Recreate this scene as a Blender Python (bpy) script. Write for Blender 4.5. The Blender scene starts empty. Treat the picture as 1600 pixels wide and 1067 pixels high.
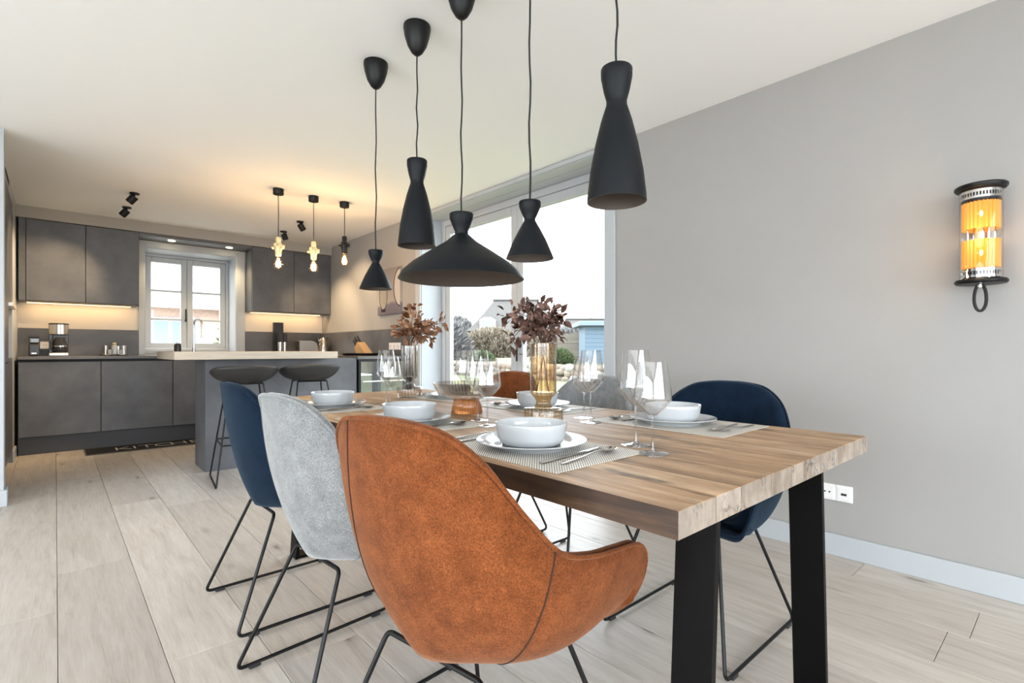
import bpy, bmesh, math, random
from mathutils import Vector, Matrix
random.seed(7)
S = bpy.context.scene
COL = S.collection
PI = math.pi

# ------------------------------------------------------------------ camera
FPX, HOR = 797.0, 547.0            # focal length and horizon row in the 1600x1067 frame
YAW = math.atan((800 - 86) / FPX)
cam_d = bpy.data.cameras.new('camera')
cam_d.sensor_width = 36.0
cam_d.lens = FPX / 1600 * 36.0
cam_d.shift_y = (HOR - 533.5) / 1600
cam_d.clip_start = 0.05
cam_d.clip_end = 400
cam = bpy.data.objects.new('camera', cam_d)
COL.objects.link(cam)
cam.location = (0, 0, 1.0)
cam.rotation_euler = (PI / 2, 0, -YAW)
S.camera = cam

# ------------------------------------------------------------------ world: bright overcast sky
W = bpy.data.worlds.new('overcast_sky')
S.world = W
W.use_nodes = True
bg = W.node_tree.nodes['Background']
bg.inputs['Color'].default_value = (0.90, 0.95, 1.0, 1)
bg.inputs['Strength'].default_value = 3.0
S.view_settings.view_transform = 'Standard'
S.view_settings.look = 'None'
S.view_settings.gamma = 1
S.view_settings.use_curve_mapping = False
S.view_settings.exposure = 1.9
S.cycles.max_bounces = 14
S.cycles.diffuse_bounces = 6
S.cycles.transparent_max_bounces = 24
S.cycles.caustics_reflective = False
S.cycles.caustics_refractive = False

def area(name, loc, rot, sx, sy, power=0, color=(1, 1, 1), portal=False, spread=None):
    l = bpy.data.lights.new(name, 'AREA')
    l.shape = 'RECTANGLE'; l.size = sx; l.size_y = sy; l.energy = power; l.color = color
    if spread: l.spread = spread
    o = bpy.data.objects.new(name, l); COL.objects.link(o)
    o.location = loc; o.rotation_euler = rot
    if portal: l.cycles.is_portal = True
    return o
# sky portals in the four glazed openings (they add no light, they only guide the sky sampling)
area('portal_garden_window', (3.2, 3.39, 1.2), (0, PI / 2, 0), 2.4, 2.4, portal=True)
area('portal_kitchen_window', (1.25, 7.8, 1.6), (-PI / 2, 0, 0), 1.0, 1.2, portal=True)
area('portal_left_window', (-4.3, 0.4, 1.2), (0, -PI / 2, 0), 2.3, 6.2, portal=True)
area('portal_rear_window', (-0.6, -3.3, 1.2), (PI / 2, 0, 0), 5.8, 2.3, portal=True)

# ------------------------------------------------------------------ helpers: materials
def new_mat(name):
    m = bpy.data.materials.new(name); m.use_nodes = True
    nt = m.node_tree
    return m, nt, nt.nodes['Principled BSDF']
def N(nt, typ, **kw):
    n = nt.nodes.new(typ)
    for k, v in kw.items():
        if k in n.inputs.keys(): n.inputs[k].default_value = v
        else: setattr(n, k, v)
    return n
def L(nt, a, b): nt.links.new(a, b)
def ramp(nt, stops):
    r = nt.nodes.new('ShaderNodeValToRGB')
    el = r.color_ramp.elements
    while len(el) < len(stops): el.new(0.5)
    for e, (p, c) in zip(el, stops):
        e.position = p; e.color = (c[0], c[1], c[2], 1)
    return r
def coords(nt, scale=(1, 1, 1), rnd=False, rot=(0, 0, 0)):
    tc = N(nt, 'ShaderNodeTexCoord')
    mp = N(nt, 'ShaderNodeMapping')
    mp.inputs['Scale'].default_value = scale
    mp.inputs['Rotation'].default_value = rot
    L(nt, tc.outputs['Object'], mp.inputs['Vector'])
    if rnd:
        oi = N(nt, 'ShaderNodeObjectInfo')
        mul = N(nt, 'ShaderNodeMath', operation='MULTIPLY'); mul.inputs[1].default_value = 60
        L(nt, oi.outputs['Random'], mul.inputs[0])
        cb = N(nt, 'ShaderNodeCombineXYZ')
        for i in range(3): L(nt, mul.outputs[0], cb.inputs[i])
        L(nt, cb.outputs[0], mp.inputs['Location'])
    return mp.outputs['Vector']
def plain(name, col, rough=0.5, metal=0.0, **kw):
    m, nt, b = new_mat(name)
    b.inputs['Base Color'].default_value = (*col, 1)
    b.inputs['Roughness'].default_value = rough
    b.inputs['Metallic'].default_value = metal
    for k, v in kw.items(): b.inputs[k].default_value = v
    return m
def mottled(name, c1, c2, scale=6, rough=0.6, bump=0.0, detail=6, stretch=(1, 1, 1), rnd=False, **kw):
    m, nt, b = new_mat(name)
    v = coords(nt, stretch, rnd)
    n = N(nt, 'ShaderNodeTexNoise', Scale=scale, Detail=detail, Roughness=0.6)
    L(nt, v, n.inputs['Vector'])
    r = ramp(nt, [(0.3, c1), (0.7, c2)])
    L(nt, n.outputs['Fac'], r.inputs['Fac'])
    L(nt, r.outputs['Color'], b.inputs['Base Color'])
    b.inputs['Roughness'].default_value = rough
    if bump:
        bp = N(nt, 'ShaderNodeBump', Strength=bump, Distance=0.01)
        L(nt, n.outputs['Fac'], bp.inputs['Height']); L(nt, bp.outputs['Normal'], b.inputs['Normal'])
    for k, x in kw.items(): b.inputs[k].default_value = x
    return m
def thin_glass(name, tint=(1, 1, 1), refl=1.0, edge=0.25, rough=0.0):
    """thin sheet glass: straight-through transmission plus Fresnel mirror reflection"""
    m, nt, b = new_mat(name)
    nt.nodes.remove(b)
    out = nt.nodes['Material Output']
    tr = N(nt, 'ShaderNodeBsdfTransparent'); tr.inputs['Color'].default_value = (*tint, 1)
    gl = N(nt, 'ShaderNodeBsdfGlossy', Roughness=rough)
    # Schlick reflectance from |N.I|, the same on both sides of the sheet
    ge = N(nt, 'ShaderNodeNewGeometry')
    dt = N(nt, 'ShaderNodeVectorMath', operation='DOT_PRODUCT')
    L(nt, ge.outputs['Normal'], dt.inputs[0]); L(nt, ge.outputs['Incoming'], dt.inputs[1])
    ab = N(nt, 'ShaderNodeMath', operation='ABSOLUTE'); L(nt, dt.outputs['Value'], ab.inputs[0])
    om = N(nt, 'ShaderNodeMath', operation='SUBTRACT', use_clamp=True); om.inputs[0].default_value = 1.0; L(nt, ab.outputs[0], om.inputs[1])
    p5 = N(nt, 'ShaderNodeMath', operation='POWER'); p5.inputs[1].default_value = 5.0; L(nt, om.outputs[0], p5.inputs[0])
    m2 = N(nt, 'ShaderNodeMath', operation='MULTIPLY_ADD'); m2.inputs[1].default_value = .9; m2.inputs[2].default_value = .04 * refl; L(nt, p5.outputs[0], m2.inputs[0])
    p2 = N(nt, 'ShaderNodeMath', operation='POWER'); p2.inputs[1].default_value = 3.0; L(nt, om.outputs[0], p2.inputs[0])
    mul = N(nt, 'ShaderNodeMath', operation='MULTIPLY'); mul.inputs[1].default_value = edge; L(nt, p2.outputs[0], mul.inputs[0])
    ad = N(nt, 'ShaderNodeMath', operation='ADD', use_clamp=True)
    L(nt, m2.outputs[0], ad.inputs[0]); L(nt, mul.outputs[0], ad.inputs[1])
    mx = N(nt, 'ShaderNodeMixShader')
    L(nt, ad.outputs[0], mx.inputs[0]); L(nt, tr.outputs[0], mx.inputs[1]); L(nt, gl.outputs[0], mx.inputs[2])
    L(nt, mx.outputs[0], out.inputs['Surface'])
    return m
def emis(name, col, strength):
    m, nt, b = new_mat(name)
    b.inputs['Base Color'].default_value = (*col, 1)
    b.inputs['Emission Color'].default_value = (*col, 1)
    b.inputs['Emission Strength'].default_value = strength
    return m

def oak_floor_mat():
    m, nt, b = new_mat('limed_oak_plank')
    v = coords(nt, (9, 0.9, 9), True)
    n = N(nt, 'ShaderNodeTexNoise', Scale=3.0, Detail=8, Roughness=0.62, Distortion=0.8)
    L(nt, v, n.inputs['Vector'])
    r = ramp(nt, [(0.28, (0.45, 0.405, 0.36)), (0.5, (0.55, 0.505, 0.46)), (0.75, (0.62, 0.58, 0.54))])
    L(nt, n.outputs['Fac'], r.inputs['Fac'])
    vf = coords(nt, (70, 3, 70), True)
    nf = N(nt, 'ShaderNodeTexNoise', Scale=3.0, Detail=4, Roughness=0.6)
    L(nt, vf, nf.inputs['Vector'])
    rf = ramp(nt, [(0.3, (0.86, 0.86, 0.86)), (0.6, (1, 1, 1))])
    L(nt, nf.outputs['Fac'], rf.inputs['Fac'])
    mx = N(nt, 'ShaderNodeMix', data_type='RGBA', blend_type='MULTIPLY'); mx.inputs[0].default_value = 1
    L(nt, r.outputs['Color'], mx.inputs[6]); L(nt, rf.outputs['Color'], mx.inputs[7])
    # knots and cracks: sparse dark spots
    vk = coords(nt, (4.2, 1.5, 1), True)
    vo = N(nt, 'ShaderNodeTexVoronoi', Scale=1.15, Randomness=1.0)
    nd = N(nt, 'ShaderNodeTexNoise', Scale=9.0, Detail=3)
    L(nt, vk, nd.inputs['Vector'])
    va = N(nt, 'ShaderNodeVectorMath', operation='ADD')
    sc = N(nt, 'ShaderNodeVectorMath', operation='SCALE'); sc.inputs['Scale'].default_value = 0.16
    L(nt, nd.outputs['Color'], sc.inputs[0]); L(nt, vk, va.inputs[0]); L(nt, sc.outputs[0], va.inputs[1])
    L(nt, va.outputs[0], vo.inputs['Vector'])
    rk = ramp(nt, [(0.03, (0.36, 0.34, 0.33)), (0.075, (0.80, 0.78, 0.76)), (0.16, (1, 1, 1))])
    L(nt, vo.outputs['Distance'], rk.inputs['Fac'])
    m2 = N(nt, 'ShaderNodeMix', data_type='RGBA', blend_type='MULTIPLY'); m2.inputs[0].default_value = 0.85
    L(nt, mx.outputs[2], m2.inputs[6]); L(nt, rk.outputs['Color'], m2.inputs[7])
    # plank-to-plank tone
    oi = N(nt, 'ShaderNodeObjectInfo')
    rt = ramp(nt, [(0.0, (0.88, 0.87, 0.86)), (1.0, (1.08, 1.07, 1.05))])
    L(nt, oi.outputs['Random'], rt.inputs['Fac'])
    m3 = N(nt, 'ShaderNodeMix', data_type='RGBA', blend_type='MULTIPLY'); m3.inputs[0].default_value = 1
    L(nt, m2.outputs[2], m3.inputs[6]); L(nt, rt.outputs['Color'], m3.inputs[7])
    L(nt, m3.outputs[2], b.inputs['Base Color'])
    b.inputs['Roughness'].default_value = 0.42
    b.inputs['Specular IOR Level'].default_value = 0.4
    bp = N(nt, 'ShaderNodeBump', Strength=0.08, Distance=0.004)
    L(nt, nf.outputs['Fac'], bp.inputs['Height']); L(nt, bp.outputs['Normal'], b.inputs['Normal'])
    return m
def old_wood(name, c_dark, c_mid, c_light, crack=0.75, scl=(11, 0.8, 11)):
    m, nt, b = new_mat(name)
    v = coords(nt, scl, True)
    n = N(nt, 'ShaderNodeTexNoise', Scale=2.2, Detail=9, Roughness=0.65, Distortion=0.5)
    L(nt, v, n.inputs['Vector'])
    r = ramp(nt, [(0.28, c_dark), (0.5, c_mid), (0.74, c_light)])
    L(nt, n.outputs['Fac'], r.inputs['Fac'])
    # pale scrubbed patches
    v3 = coords(nt, (5, 1.6, 5), True)
    n3 = N(nt, 'ShaderNodeTexNoise', Scale=1.7, Detail=7, Roughness=0.7)
    L(nt, v3, n3.inputs['Vector'])
    r3 = ramp(nt, [(0.42, (0.74, 0.72, 0.70)), (0.66, (1.28, 1.30, 1.32))])
    L(nt, n3.outputs['Fac'], r3.inputs['Fac'])
    m0 = N(nt, 'ShaderNodeMix', data_type='RGBA', blend_type='MULTIPLY'); m0.inputs[0].default_value = 0.9
    L(nt, r.outputs['Color'], m0.inputs[6]); L(nt, r3.outputs['Color'], m0.inputs[7])
    # drying cracks: thin dark contour lines along the grain, only where the mask allows
    v2 = coords(nt, (22, 1.1, 22), True)
    n2 = N(nt, 'ShaderNodeTexNoise', Scale=1.3, Detail=6, Roughness=0.6, Distortion=0.4)
    L(nt, v2, n2.inputs['Vector'])
    r2 = ramp(nt, [(0.455, (1, 1, 1)), (0.488, (0.20, 0.20, 0.22)), (0.512, (0.20, 0.20, 0.22)), (0.545, (1, 1, 1))])
    L(nt, n2.outputs['Fac'], r2.inputs['Fac'])
    v4 = coords(nt, (7, 2.2, 7), True)
    n4 = N(nt, 'ShaderNodeTexNoise', Scale=1.9, Detail=3)
    L(nt, v4, n4.inputs['Vector'])
    r4 = ramp(nt, [(0.53, (0, 0, 0)), (0.63, (1, 1, 1))])
    L(nt, n4.outputs['Fac'], r4.inputs['Fac'])
    mm = N(nt, 'ShaderNodeMath', operation='MULTIPLY'); mm.inputs[1].default_value = crack
    L(nt, r4.outputs['Color'], mm.inputs[0])
    mx = N(nt, 'ShaderNodeMix', data_type='RGBA', blend_type='MULTIPLY')
    L(nt, mm.outputs[0], mx.inputs[0])
    L(nt, m0.outputs[2], mx.inputs[6]); L(nt, r2.outputs['Color'], mx.inputs[7])
    L(nt, mx.outputs[2], b.inputs['Base Color'])
    b.inputs['Roughness'].default_value = 0.55
    bp = N(nt, 'ShaderNodeBump', Strength=0.25, Distance=0.003)
    L(nt, n.outputs['Fac'], bp.inputs['Height']); L(nt, bp.outputs['Normal'], b.inputs['Normal'])
    return m
def fabric(name, c1, c2, sheen=0.5, sheen_tint=(1, 1, 1), scale=17):
    m, nt, b = new_mat(name)
    v = coords(nt)
    n = N(nt, 'ShaderNodeTexNoise', Scale=scale, Detail=8, Roughness=0.72)
    L(nt, v, n.inputs['Vector'])
    r = ramp(nt, [(0.32, c1), (0.68, c2)])
    L(nt, n.outputs['Fac'], r.inputs['Fac'])
    n2 = N(nt, 'ShaderNodeTexNoise', Scale=300, Detail=3)
    L(nt, v, n2.inputs['Vector'])
    r2 = ramp(nt, [(0.32, (0.55, 0.55, 0.55)), (0.68, (1.4, 1.4, 1.4))])
    L(nt, n2.outputs['Fac'], r2.inputs['Fac'])
    mx = N(nt, 'ShaderNodeMix', data_type='RGBA', blend_type='MULTIPLY'); mx.inputs[0].default_value = 0.8
    L(nt, r.outputs['Color'], mx.inputs[6]); L(nt, r2.outputs['Color'], mx.inputs[7])
    L(nt, mx.outputs[2], b.inputs['Base Color'])
    b.inputs['Roughness'].default_value = 0.95
    b.inputs['Specular IOR Level'].default_value = 0.15
    b.inputs['Sheen Weight'].default_value = sheen
    b.inputs['Sheen Roughness'].default_value = 0.45
    b.inputs['Sheen Tint'].default_value = (*sheen_tint, 1)
    bp = N(nt, 'ShaderNodeBump', Strength=0.3, Distance=0.0015)
    L(nt, n2.outputs['Fac'], bp.inputs['Height']); L(nt, bp.outputs['Normal'], b.inputs['Normal'])
    return m
def placemat_mat():
    m, nt, b = new_mat('woven_placemat')
    v = coords(nt, (1, 1, 1), False, (0, 0, PI / 4))
    w = N(nt, 'ShaderNodeTexWave', wave_type='BANDS', bands_direction='X', Scale=62.0, Distortion=0.0)
    L(nt, v, w.inputs['Vector'])
    r = ramp(nt, [(0.22, (0.20, 0.18, 0.16)), (0.42, (0.70, 0.67, 0.62))])
    L(nt, w.outputs['Fac'], r.inputs['Fac'])
    L(nt, r.outputs['Color'], b.inputs['Base Color'])
    b.inputs['Roughness'].default_value = 0.6
    bp = N(nt, 'ShaderNodeBump', Strength=0.4, Distance=0.001)
    L(nt, w.outputs['Fac'], bp.inputs['Height']); L(nt, bp.outputs['Normal'], b.inputs['Normal'])
    return m

MAT = dict(
    wall=mottled('painted_wall_greige', (0.33, 0.32, 0.31), (0.342, 0.332, 0.322), 3, 0.85),
    cream=plain('kitchen_wall_cream', (0.62, 0.58, 0.53), 0.85),
    ceiling=plain('ceiling_white', (0.93, 0.93, 0.925), 0.9),
    soffit=plain('soffit_shaded_white', (0.36, 0.34, 0.315), 0.9),  # white soffit; the shading under the ceiling is put into this grey
    white=plain('white_trim_paint', (0.43, 0.455, 0.48), 0.4),
    oak=oak_floor_mat(),
    sub=plain('subfloor_dark', (0.16, 0.12, 0.09), 0.9),
    dark=mottled('concrete_laminate', (0.064, 0.066, 0.074), (0.125, 0.128, 0.140), 3.2, 0.45, 0, 9, (1, 1, 1), True),
    darktop=mottled('dark_worktop', (0.085, 0.080, 0.080), (0.12, 0.115, 0.115), 6, 0.4),
    plinth=plain('plinth_dark', (0.045, 0.047, 0.055), 0.5),
    gap=plain('shadow_gap_black', (0.015, 0.015, 0.016), 0.7),
    bar=mottled('pale_oak_bar', (0.44, 0.365, 0.28), (0.56, 0.48, 0.385), 4, 0.5, 0, 8, (1, 14, 14)),
    ttop=old_wood('reclaimed_table_top', (0.19, 0.105, 0.052), (0.385, 0.240, 0.135), (0.58, 0.43, 0.29), 1.0),
    tside=old_wood('reclaimed_table_edge_shaded', (0.018, 0.009, 0.005), (0.062, 0.031, 0.015), (0.115, 0.064, 0.034), 0.9),  # dark brown edge, darkened further: the side's shade is put into the colour
    tend=old_wood('reclaimed_table_end_grain', (0.18, 0.132, 0.10), (0.27, 0.215, 0.17), (0.35, 0.315, 0.29), 0.9, (14, 14, 3)),
    black=plain('black_powder_coat', (0.0035, 0.0035, 0.004), 0.42, 0, **{'Specular IOR Level': 0.3}),
    steelblk=plain('black_steel_leg', (0.0028, 0.0025, 0.0025), 0.42, 0, **{'Specular IOR Level': 0.1}),
    shade=plain('matt_black_shade', (0.0022, 0.0036, 0.006), 0.5, 0, **{'Specular IOR Level': 0.25}),
    shadein=plain('shade_inside_taupe', (0.10, 0.078, 0.066), 0.6),
    cord=plain('black_textile_cord', (0.012, 0.012, 0.012), 0.8),
    rust=fabric('rust_velvet', (0.100, 0.026, 0.0065), (0.205, 0.060, 0.017), 0.2, (1.0, 0.6, 0.4)),
    rust2=fabric('rust_velvet_front', (0.22, 0.062, 0.02), (0.34, 0.10, 0.035), 0.3, (1.0, 0.6, 0.4)),
    grey=fabric('pale_grey_velvet', (0.145, 0.15, 0.155), (0.255, 0.26, 0.265), 0.4),
    navy=fabric('navy_velvet', (0.0016, 0.0065, 0.017), (0.0042, 0.014, 0.032), 0.10, (0.5, 0.75, 1.0)),
    porcelain=plain('white_porcelain', (0.47, 0.49, 0.51), 0.12, 0, **{'Coat Weight': 0.4}),
    steel=plain('polished_steel', (0.62, 0.59, 0.56), 0.12, 1.0),
    brushed=plain('brushed_steel', (0.60, 0.56, 0.52), 0.28, 1.0),
    mat=placemat_mat(),
    pane=thin_glass('window_pane', (0.95, 0.97, 0.97), 1.0, 0.0),
    dimpane=thin_glass('view_dimming_pane', (0.68, 0.71, 0.73), 1.0, 0.0),  # tint added to dim the outdoor view through the garden window
    wine=thin_glass('wine_glass', (0.985, 0.985, 0.985), 2.2, 0.3),
    stem=thin_glass('wine_glass_stem', (0.90, 0.89, 0.89), 2.0, 0.9),
    amber=thin_glass('amber_vase_glass', (0.92, 0.84, 0.73), 1.6, 0.45),
    amberd=thin_glass('deep_amber_glass', (0.82, 0.62, 0.38), 1.6, 0.45),
    smoke=thin_glass('smoke_vase_glass', (0.92, 0.91, 0.90), 1.8, 0.5),
    smoked=thin_glass('smoke_glass_ribbed', (0.84, 0.80, 0.76), 1.8, 0.5),
    amberf=thin_glass('amber_flute_valley', (0.72, 0.58, 0.42), 1.6, 0.45),
    smokef=thin_glass('smoke_flute_valley', (0.58, 0.54, 0.50), 1.8, 0.5),
    orangef=plain('orange_flute_valley', (0.40, 0.14, 0.045), 0.12, 0, **{'Transmission Weight': 0.45}),
    orangeg=plain('orange_ribbed_glass', (0.62, 0.25, 0.09), 0.12, 0, **{'Transmission Weight': 0.45}),
    leafa=mottled('dried_leaf_burgundy', (0.11, 0.060, 0.047), (0.36, 0.205, 0.155), 30, 0.7, rnd=True),
    leafb=mottled('dried_leaf_copper', (0.28, 0.125, 0.06), (0.60, 0.34, 0.20), 30, 0.7, rnd=True),
    twig=plain('dry_twig', (0.09, 0.05, 0.035), 0.8),
    chrome=plain('chrome', (0.75, 0.74, 0.73), 0.08, 1.0),
    blackpl=plain('black_plastic', (0.02, 0.02, 0.022), 0.3),
    charcoal=plain('charcoal_stool_shell', (0.018, 0.017, 0.0165), 0.5),
    coffee=plain('dark_carafe_glass', (0.03, 0.03, 0.035), 0.05),
    sockw=plain('socket_white', (0.80, 0.80, 0.80), 0.4),
    brass=plain('cream_brass_socket', (0.72, 0.60, 0.34), 0.35, 0.3),
    blocky=plain('knife_block_wood', (0.55, 0.34, 0.16), 0.55),
    rug=plain('black_mat', (0.012, 0.012, 0.013), 0.9),
    rugedge=plain('mat_border_grey', (0.14, 0.13, 0.13), 0.9),
    ink=plain('mat_lettering_white', (0.72, 0.70, 0.66), 0.8),
)

# ------------------------------------------------------------------ helpers: meshes
def finish(bm, name, mats, parent=None, smooth=None, recalc=True):
    if recalc: bmesh.ops.recalc_face_normals(bm, faces=bm.faces)
    me = bpy.data.meshes.new(name)
    bm.to_mesh(me); bm.free()
    for m in (mats if isinstance(mats, (list, tuple)) else [mats]): me.materials.append(m)
    if smooth is not None:
        me.polygons.foreach_set('use_smooth', [True] * len(me.polygons))
        me.set_sharp_from_angle(angle=math.radians(smooth))
    o = bpy.data.objects.new(name, me); COL.objects.link(o)
    if parent: o.parent = parent
    return o
def bx(bm, x0, x1, y0, y1, z0, z1, bev=0.0, mi=0, seg=1):
    vs = [bm.verts.new((x, y, z)) for x in (x0, x1) for y in (y0, y1) for z in (z0, z1)]
    idx = [(0, 1, 3, 2), (4, 6, 7, 5), (0, 4, 5, 1), (2, 3, 7, 6), (0, 2, 6, 4), (1, 5, 7, 3)]
    fs = [bm.faces.new([vs[i] for i in f]) for f in idx]
    for f in fs: f.material_index = mi
    if bev:
        es = list({e for f in fs for e in f.edges})
        bmesh.ops.bevel(bm, geom=es, offset=bev, segments=seg, profile=0.5, affect='EDGES')
    return fs
def box(name, dims, mat, parent=None, bev=0.0, seg=1):
    bm = bmesh.new(); bx(bm, *dims, bev=bev, seg=seg)
    return finish(bm, name, mat, parent)
def lathe(bm, prof, c=(0, 0, 0), n=32, mi=0, ribs=0, rib=0.0, close=False, mis=None):
    rings = []
    for r, z in prof:
        if r < 1e-5:
            rings.append([bm.verts.new((c[0], c[1], c[2] + z))])
        else:
            ring = []
            for i in range(n):
                a = 2 * PI * i / n
                rr = r * (1 + rib * (math.cos(a * ribs))) if ribs else r
                ring.append(bm.verts.new((c[0] + rr * math.cos(a), c[1] + rr * math.sin(a), c[2] + z)))
            rings.append(ring)
    if close: rings.append(rings[0])
    for k in range(len(rings) - 1):
        A, B = rings[k], rings[k + 1]
        for i in range(n):
            j = (i + 1) % n
            if len(A) == 1 and len(B) == 1: break
            if len(A) == 1: f = bm.faces.new((A[0], B[i], B[j]))
            elif len(B) == 1: f = bm.faces.new((A[i], A[j], B[0]))
            else: f = bm.faces.new((A[i], A[j], B[j], B[i]))
            f.material_index = mis[k] if mis else mi
def turned(name, prof, mat, parent=None, c=(0, 0, 0), n=32, smooth=40, **kw):
    bm = bmesh.new(); lathe(bm, prof, c, n, **kw)
    return finish(bm, name, mat, parent, smooth)
def fillet(pts, r, seg=5):
    pts = [Vector(p) for p in pts]
    out = [pts[0]]
    for i in range(1, len(pts) - 1):
        p, a, b = pts[i], pts[i - 1], pts[i + 1]
        d1, d2 = (a - p), (b - p)
        rr = min(r, d1.length * 0.45, d2.length * 0.45)
        s, e = p + d1.normalized() * rr, p + d2.normalized() * rr
        for k in range(seg + 1):
            t = k / seg
            out.append((s * (1 - t) + p * t) * (1 - t) + (p * (1 - t) + e * t) * t)
    out.append(pts[-1])
    return out
def tube(bm, pts, r, n=8, caps=True, closed=False, mi=0):
    pts = [Vector(p) for p in pts]
    rings, m = [], len(pts)
    prev = None
    for i, p in enumerate(pts):
        if closed: t = (pts[(i + 1) % m] - pts[i - 1])
        else: t = pts[min(i + 1, m - 1)] - pts[max(i - 1, 0)]
        t.normalize()
        if prev is None:
            ref = Vector((0, 0, 1)) if abs(t.z) < 0.9 else Vector((1, 0, 0))
            u = t.cross(ref).normalized()
        else:
            u = (prev - t * prev.dot(t)).normalized()
        prev = u
        w = t.cross(u)
        rr = r[i] if isinstance(r, (list, tuple)) else r
        rings.append([bm.verts.new(p + (u * math.cos(2 * PI * k / n) + w * math.sin(2 * PI * k / n)) * rr) for k in range(n)])
    for i in range(m if closed else m - 1):
        A, B = rings[i], rings[(i + 1) % m]
        for k in range(n):
            f = bm.faces.new((A[k], A[(k + 1) % n], B[(k + 1) % n], B[k])); f.material_index = mi
    if caps and not closed:
        bm.faces.new(rings[0]).material_index = mi; bm.faces.new(rings[-1][::-1]).material_index = mi
def rod(name, pts, r, mat, parent=None, n=8, **kw):
    bm = bmesh.new(); tube(bm, pts, r, n, **kw)
    return finish(bm, name, mat, parent, 50)
def prism(bm, poly, y0, y1, axis='y', mi=0):
    """polygon of (a, b) pairs extruded along an axis: y -> (a, y, b); x -> (x, a, b); z -> (a, b, z)"""
    def P(a, b, t):
        return {'y': (a, t, b), 'x': (t, a, b), 'z': (a, b, t)}[axis]
    A = [bm.verts.new(P(a, b, y0)) for a, b in poly]
    B = [bm.verts.new(P(a, b, y1)) for a, b in poly]
    n = len(poly)
    bm.faces.new(A).material_index = mi; bm.faces.new(B[::-1]).material_index = mi
    for i in range(n):
        bm.faces.new((A[i], B[i], B[(i + 1) % n], A[(i + 1) % n])).material_index = mi
def empty(name, loc=(0, 0, 0), rz=0.0):
    o = bpy.data.objects.new(name, None); COL.objects.link(o)
    o.location = loc; o.rotation_euler = (0, 0, rz); o.empty_display_size = 0.05
    return o
def tag(o, label, cat, group=None, kind=None):
    o['label'] = label; o['category'] = cat
    if group: o['group'] = group
    if kind: o['kind'] = kind
    return o
def thing(name, label, cat, loc=(0, 0, 0), rz=0.0, group=None):
    return tag(empty(name, loc, rz), label, cat, group)
def struct(o, label=None):
    o['kind'] = 'structure'
    if label: o['label'] = label
    return o
def copy_tree(o, parent=None):
    c = o.copy(); COL.objects.link(c)
    if parent: c.parent = parent
    for ch in list(o.children): copy_tree(ch, c)
    return c
def catmull(pts, n):
    """closed Catmull-Rom through pts, n samples per span"""
    m = len(pts); out = []
    for i in range(m):
        p0, p1, p2, p3 = (Vector(pts[(i + k - 1) % m]) for k in range(4))
        for k in range(n):
            t = k / n
            out.append(0.5 * ((2 * p1) + (p2 - p0) * t + (2 * p0 - 5 * p1 + 4 * p2 - p3) * t * t + (3 * p1 - p0 - 3 * p2 + p3) * t ** 3))
    return out

# ------------------------------------------------------------------ room shell
XR, YB, ZC = 2.84, 7.24, 2.417      # right wall, kitchen back wall, ceiling
XL, YN = -4.0, -3.0                 # far left wall and rear wall of the open-plan room

fl = struct(box('floor', (XL - .3, XR + .3, YN - .3, YB + .45, -0.12, -0.017), MAT['sub']), 'whitewashed wide oak plank floor')
PW = 0.262
JOINTS = {-2: 2.2, -1: 2.62, 0: 3.05, 1: 1.95, 2: 3.9, 3: 2.6}
k0 = math.floor((XL - .007) / PW)
k1 = math.ceil((XR - .007) / PW)
for k in range(k0, k1):
    xa, xb = max(XL, 0.007 + k * PW), min(XR, 0.007 + (k + 1) * PW)
    if xb - xa < .02: continue
    off = JOINTS.get(k, random.uniform(0, 2.2))
    ys = sorted({YN, YB} | {off + 2.2 * j for j in range(-4, 5) if YN + .15 < off + 2.2 * j < YB - .15})
    for ya, yb in zip(ys[:-1], ys[1:]):
        bm = bmesh.new()
        cx_, cy_ = (xa + xb) / 2, (ya + yb) / 2
        g = 0.0009
        bx(bm, xa - cx_ + g, xb - cx_ - g, ya - cy_ + g, yb - cy_ - g, -0.017, 0.0, bev=0.0012)
        p = finish(bm, 'plank', MAT['oak'], fl)
        p.location = (cx_, cy_, 0)

struct(box('ceiling', (XL - .3, XR + .3, YN - .3, YB + .45, ZC, ZC + .15), MAT['ceiling']), 'smooth white ceiling')
def wall_boxes(name, boxes, mat, label):
    bm = bmesh.new()
    for b in boxes: bx(bm, *b)
    return struct(finish(bm, name, mat), label)
# right wall with the tall garden window opening
WY0, WY1, WZ0, WZ1 = 2.20, 4.585, 0.06, 2.38
wall_boxes('wall_right', [(XR, XR + .3, YN - .3, WY0, -0.12, ZC), (XR, XR + .3, WY1, YB + .45, -0.12, ZC),
                          (XR, XR + .3, WY0, WY1, WZ1, ZC), (XR, XR + .3, WY0, WY1, -0.12, WZ0)], MAT['wall'], 'greige painted wall with the garden window')
# kitchen back wall with its window opening
KX0, KX1, KZ0, KZ1 = 0.773, 1.732, 0.985, 2.19
wall_boxes('wall_back', [(-1.2, KX0, YB, YB + .45, -0.12, ZC), (KX1, XR, YB, YB + .45, -0.12, ZC),
                         (KX0, KX1, YB, YB + .45, KZ1, ZC), (KX0, KX1, YB, YB + .45, -0.12, KZ0)], MAT['cream'], 'cream kitchen back wall')
# partition on the left: end face at x=-0.24, the tall kitchen units stand behind it
wall_boxes('wall_left', [(XL, -0.245, 4.60, 4.72, 0, ZC), (-1.2, -0.95, 4.72, 7.24, 0, ZC), (-0.95, -0.285, 6.36, 7.24, 0, ZC), (-0.95, -0.285, 4.72, 6.36, 2.30, ZC)],
           MAT['white'], 'white partition wall at the left of the kitchen')
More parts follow.
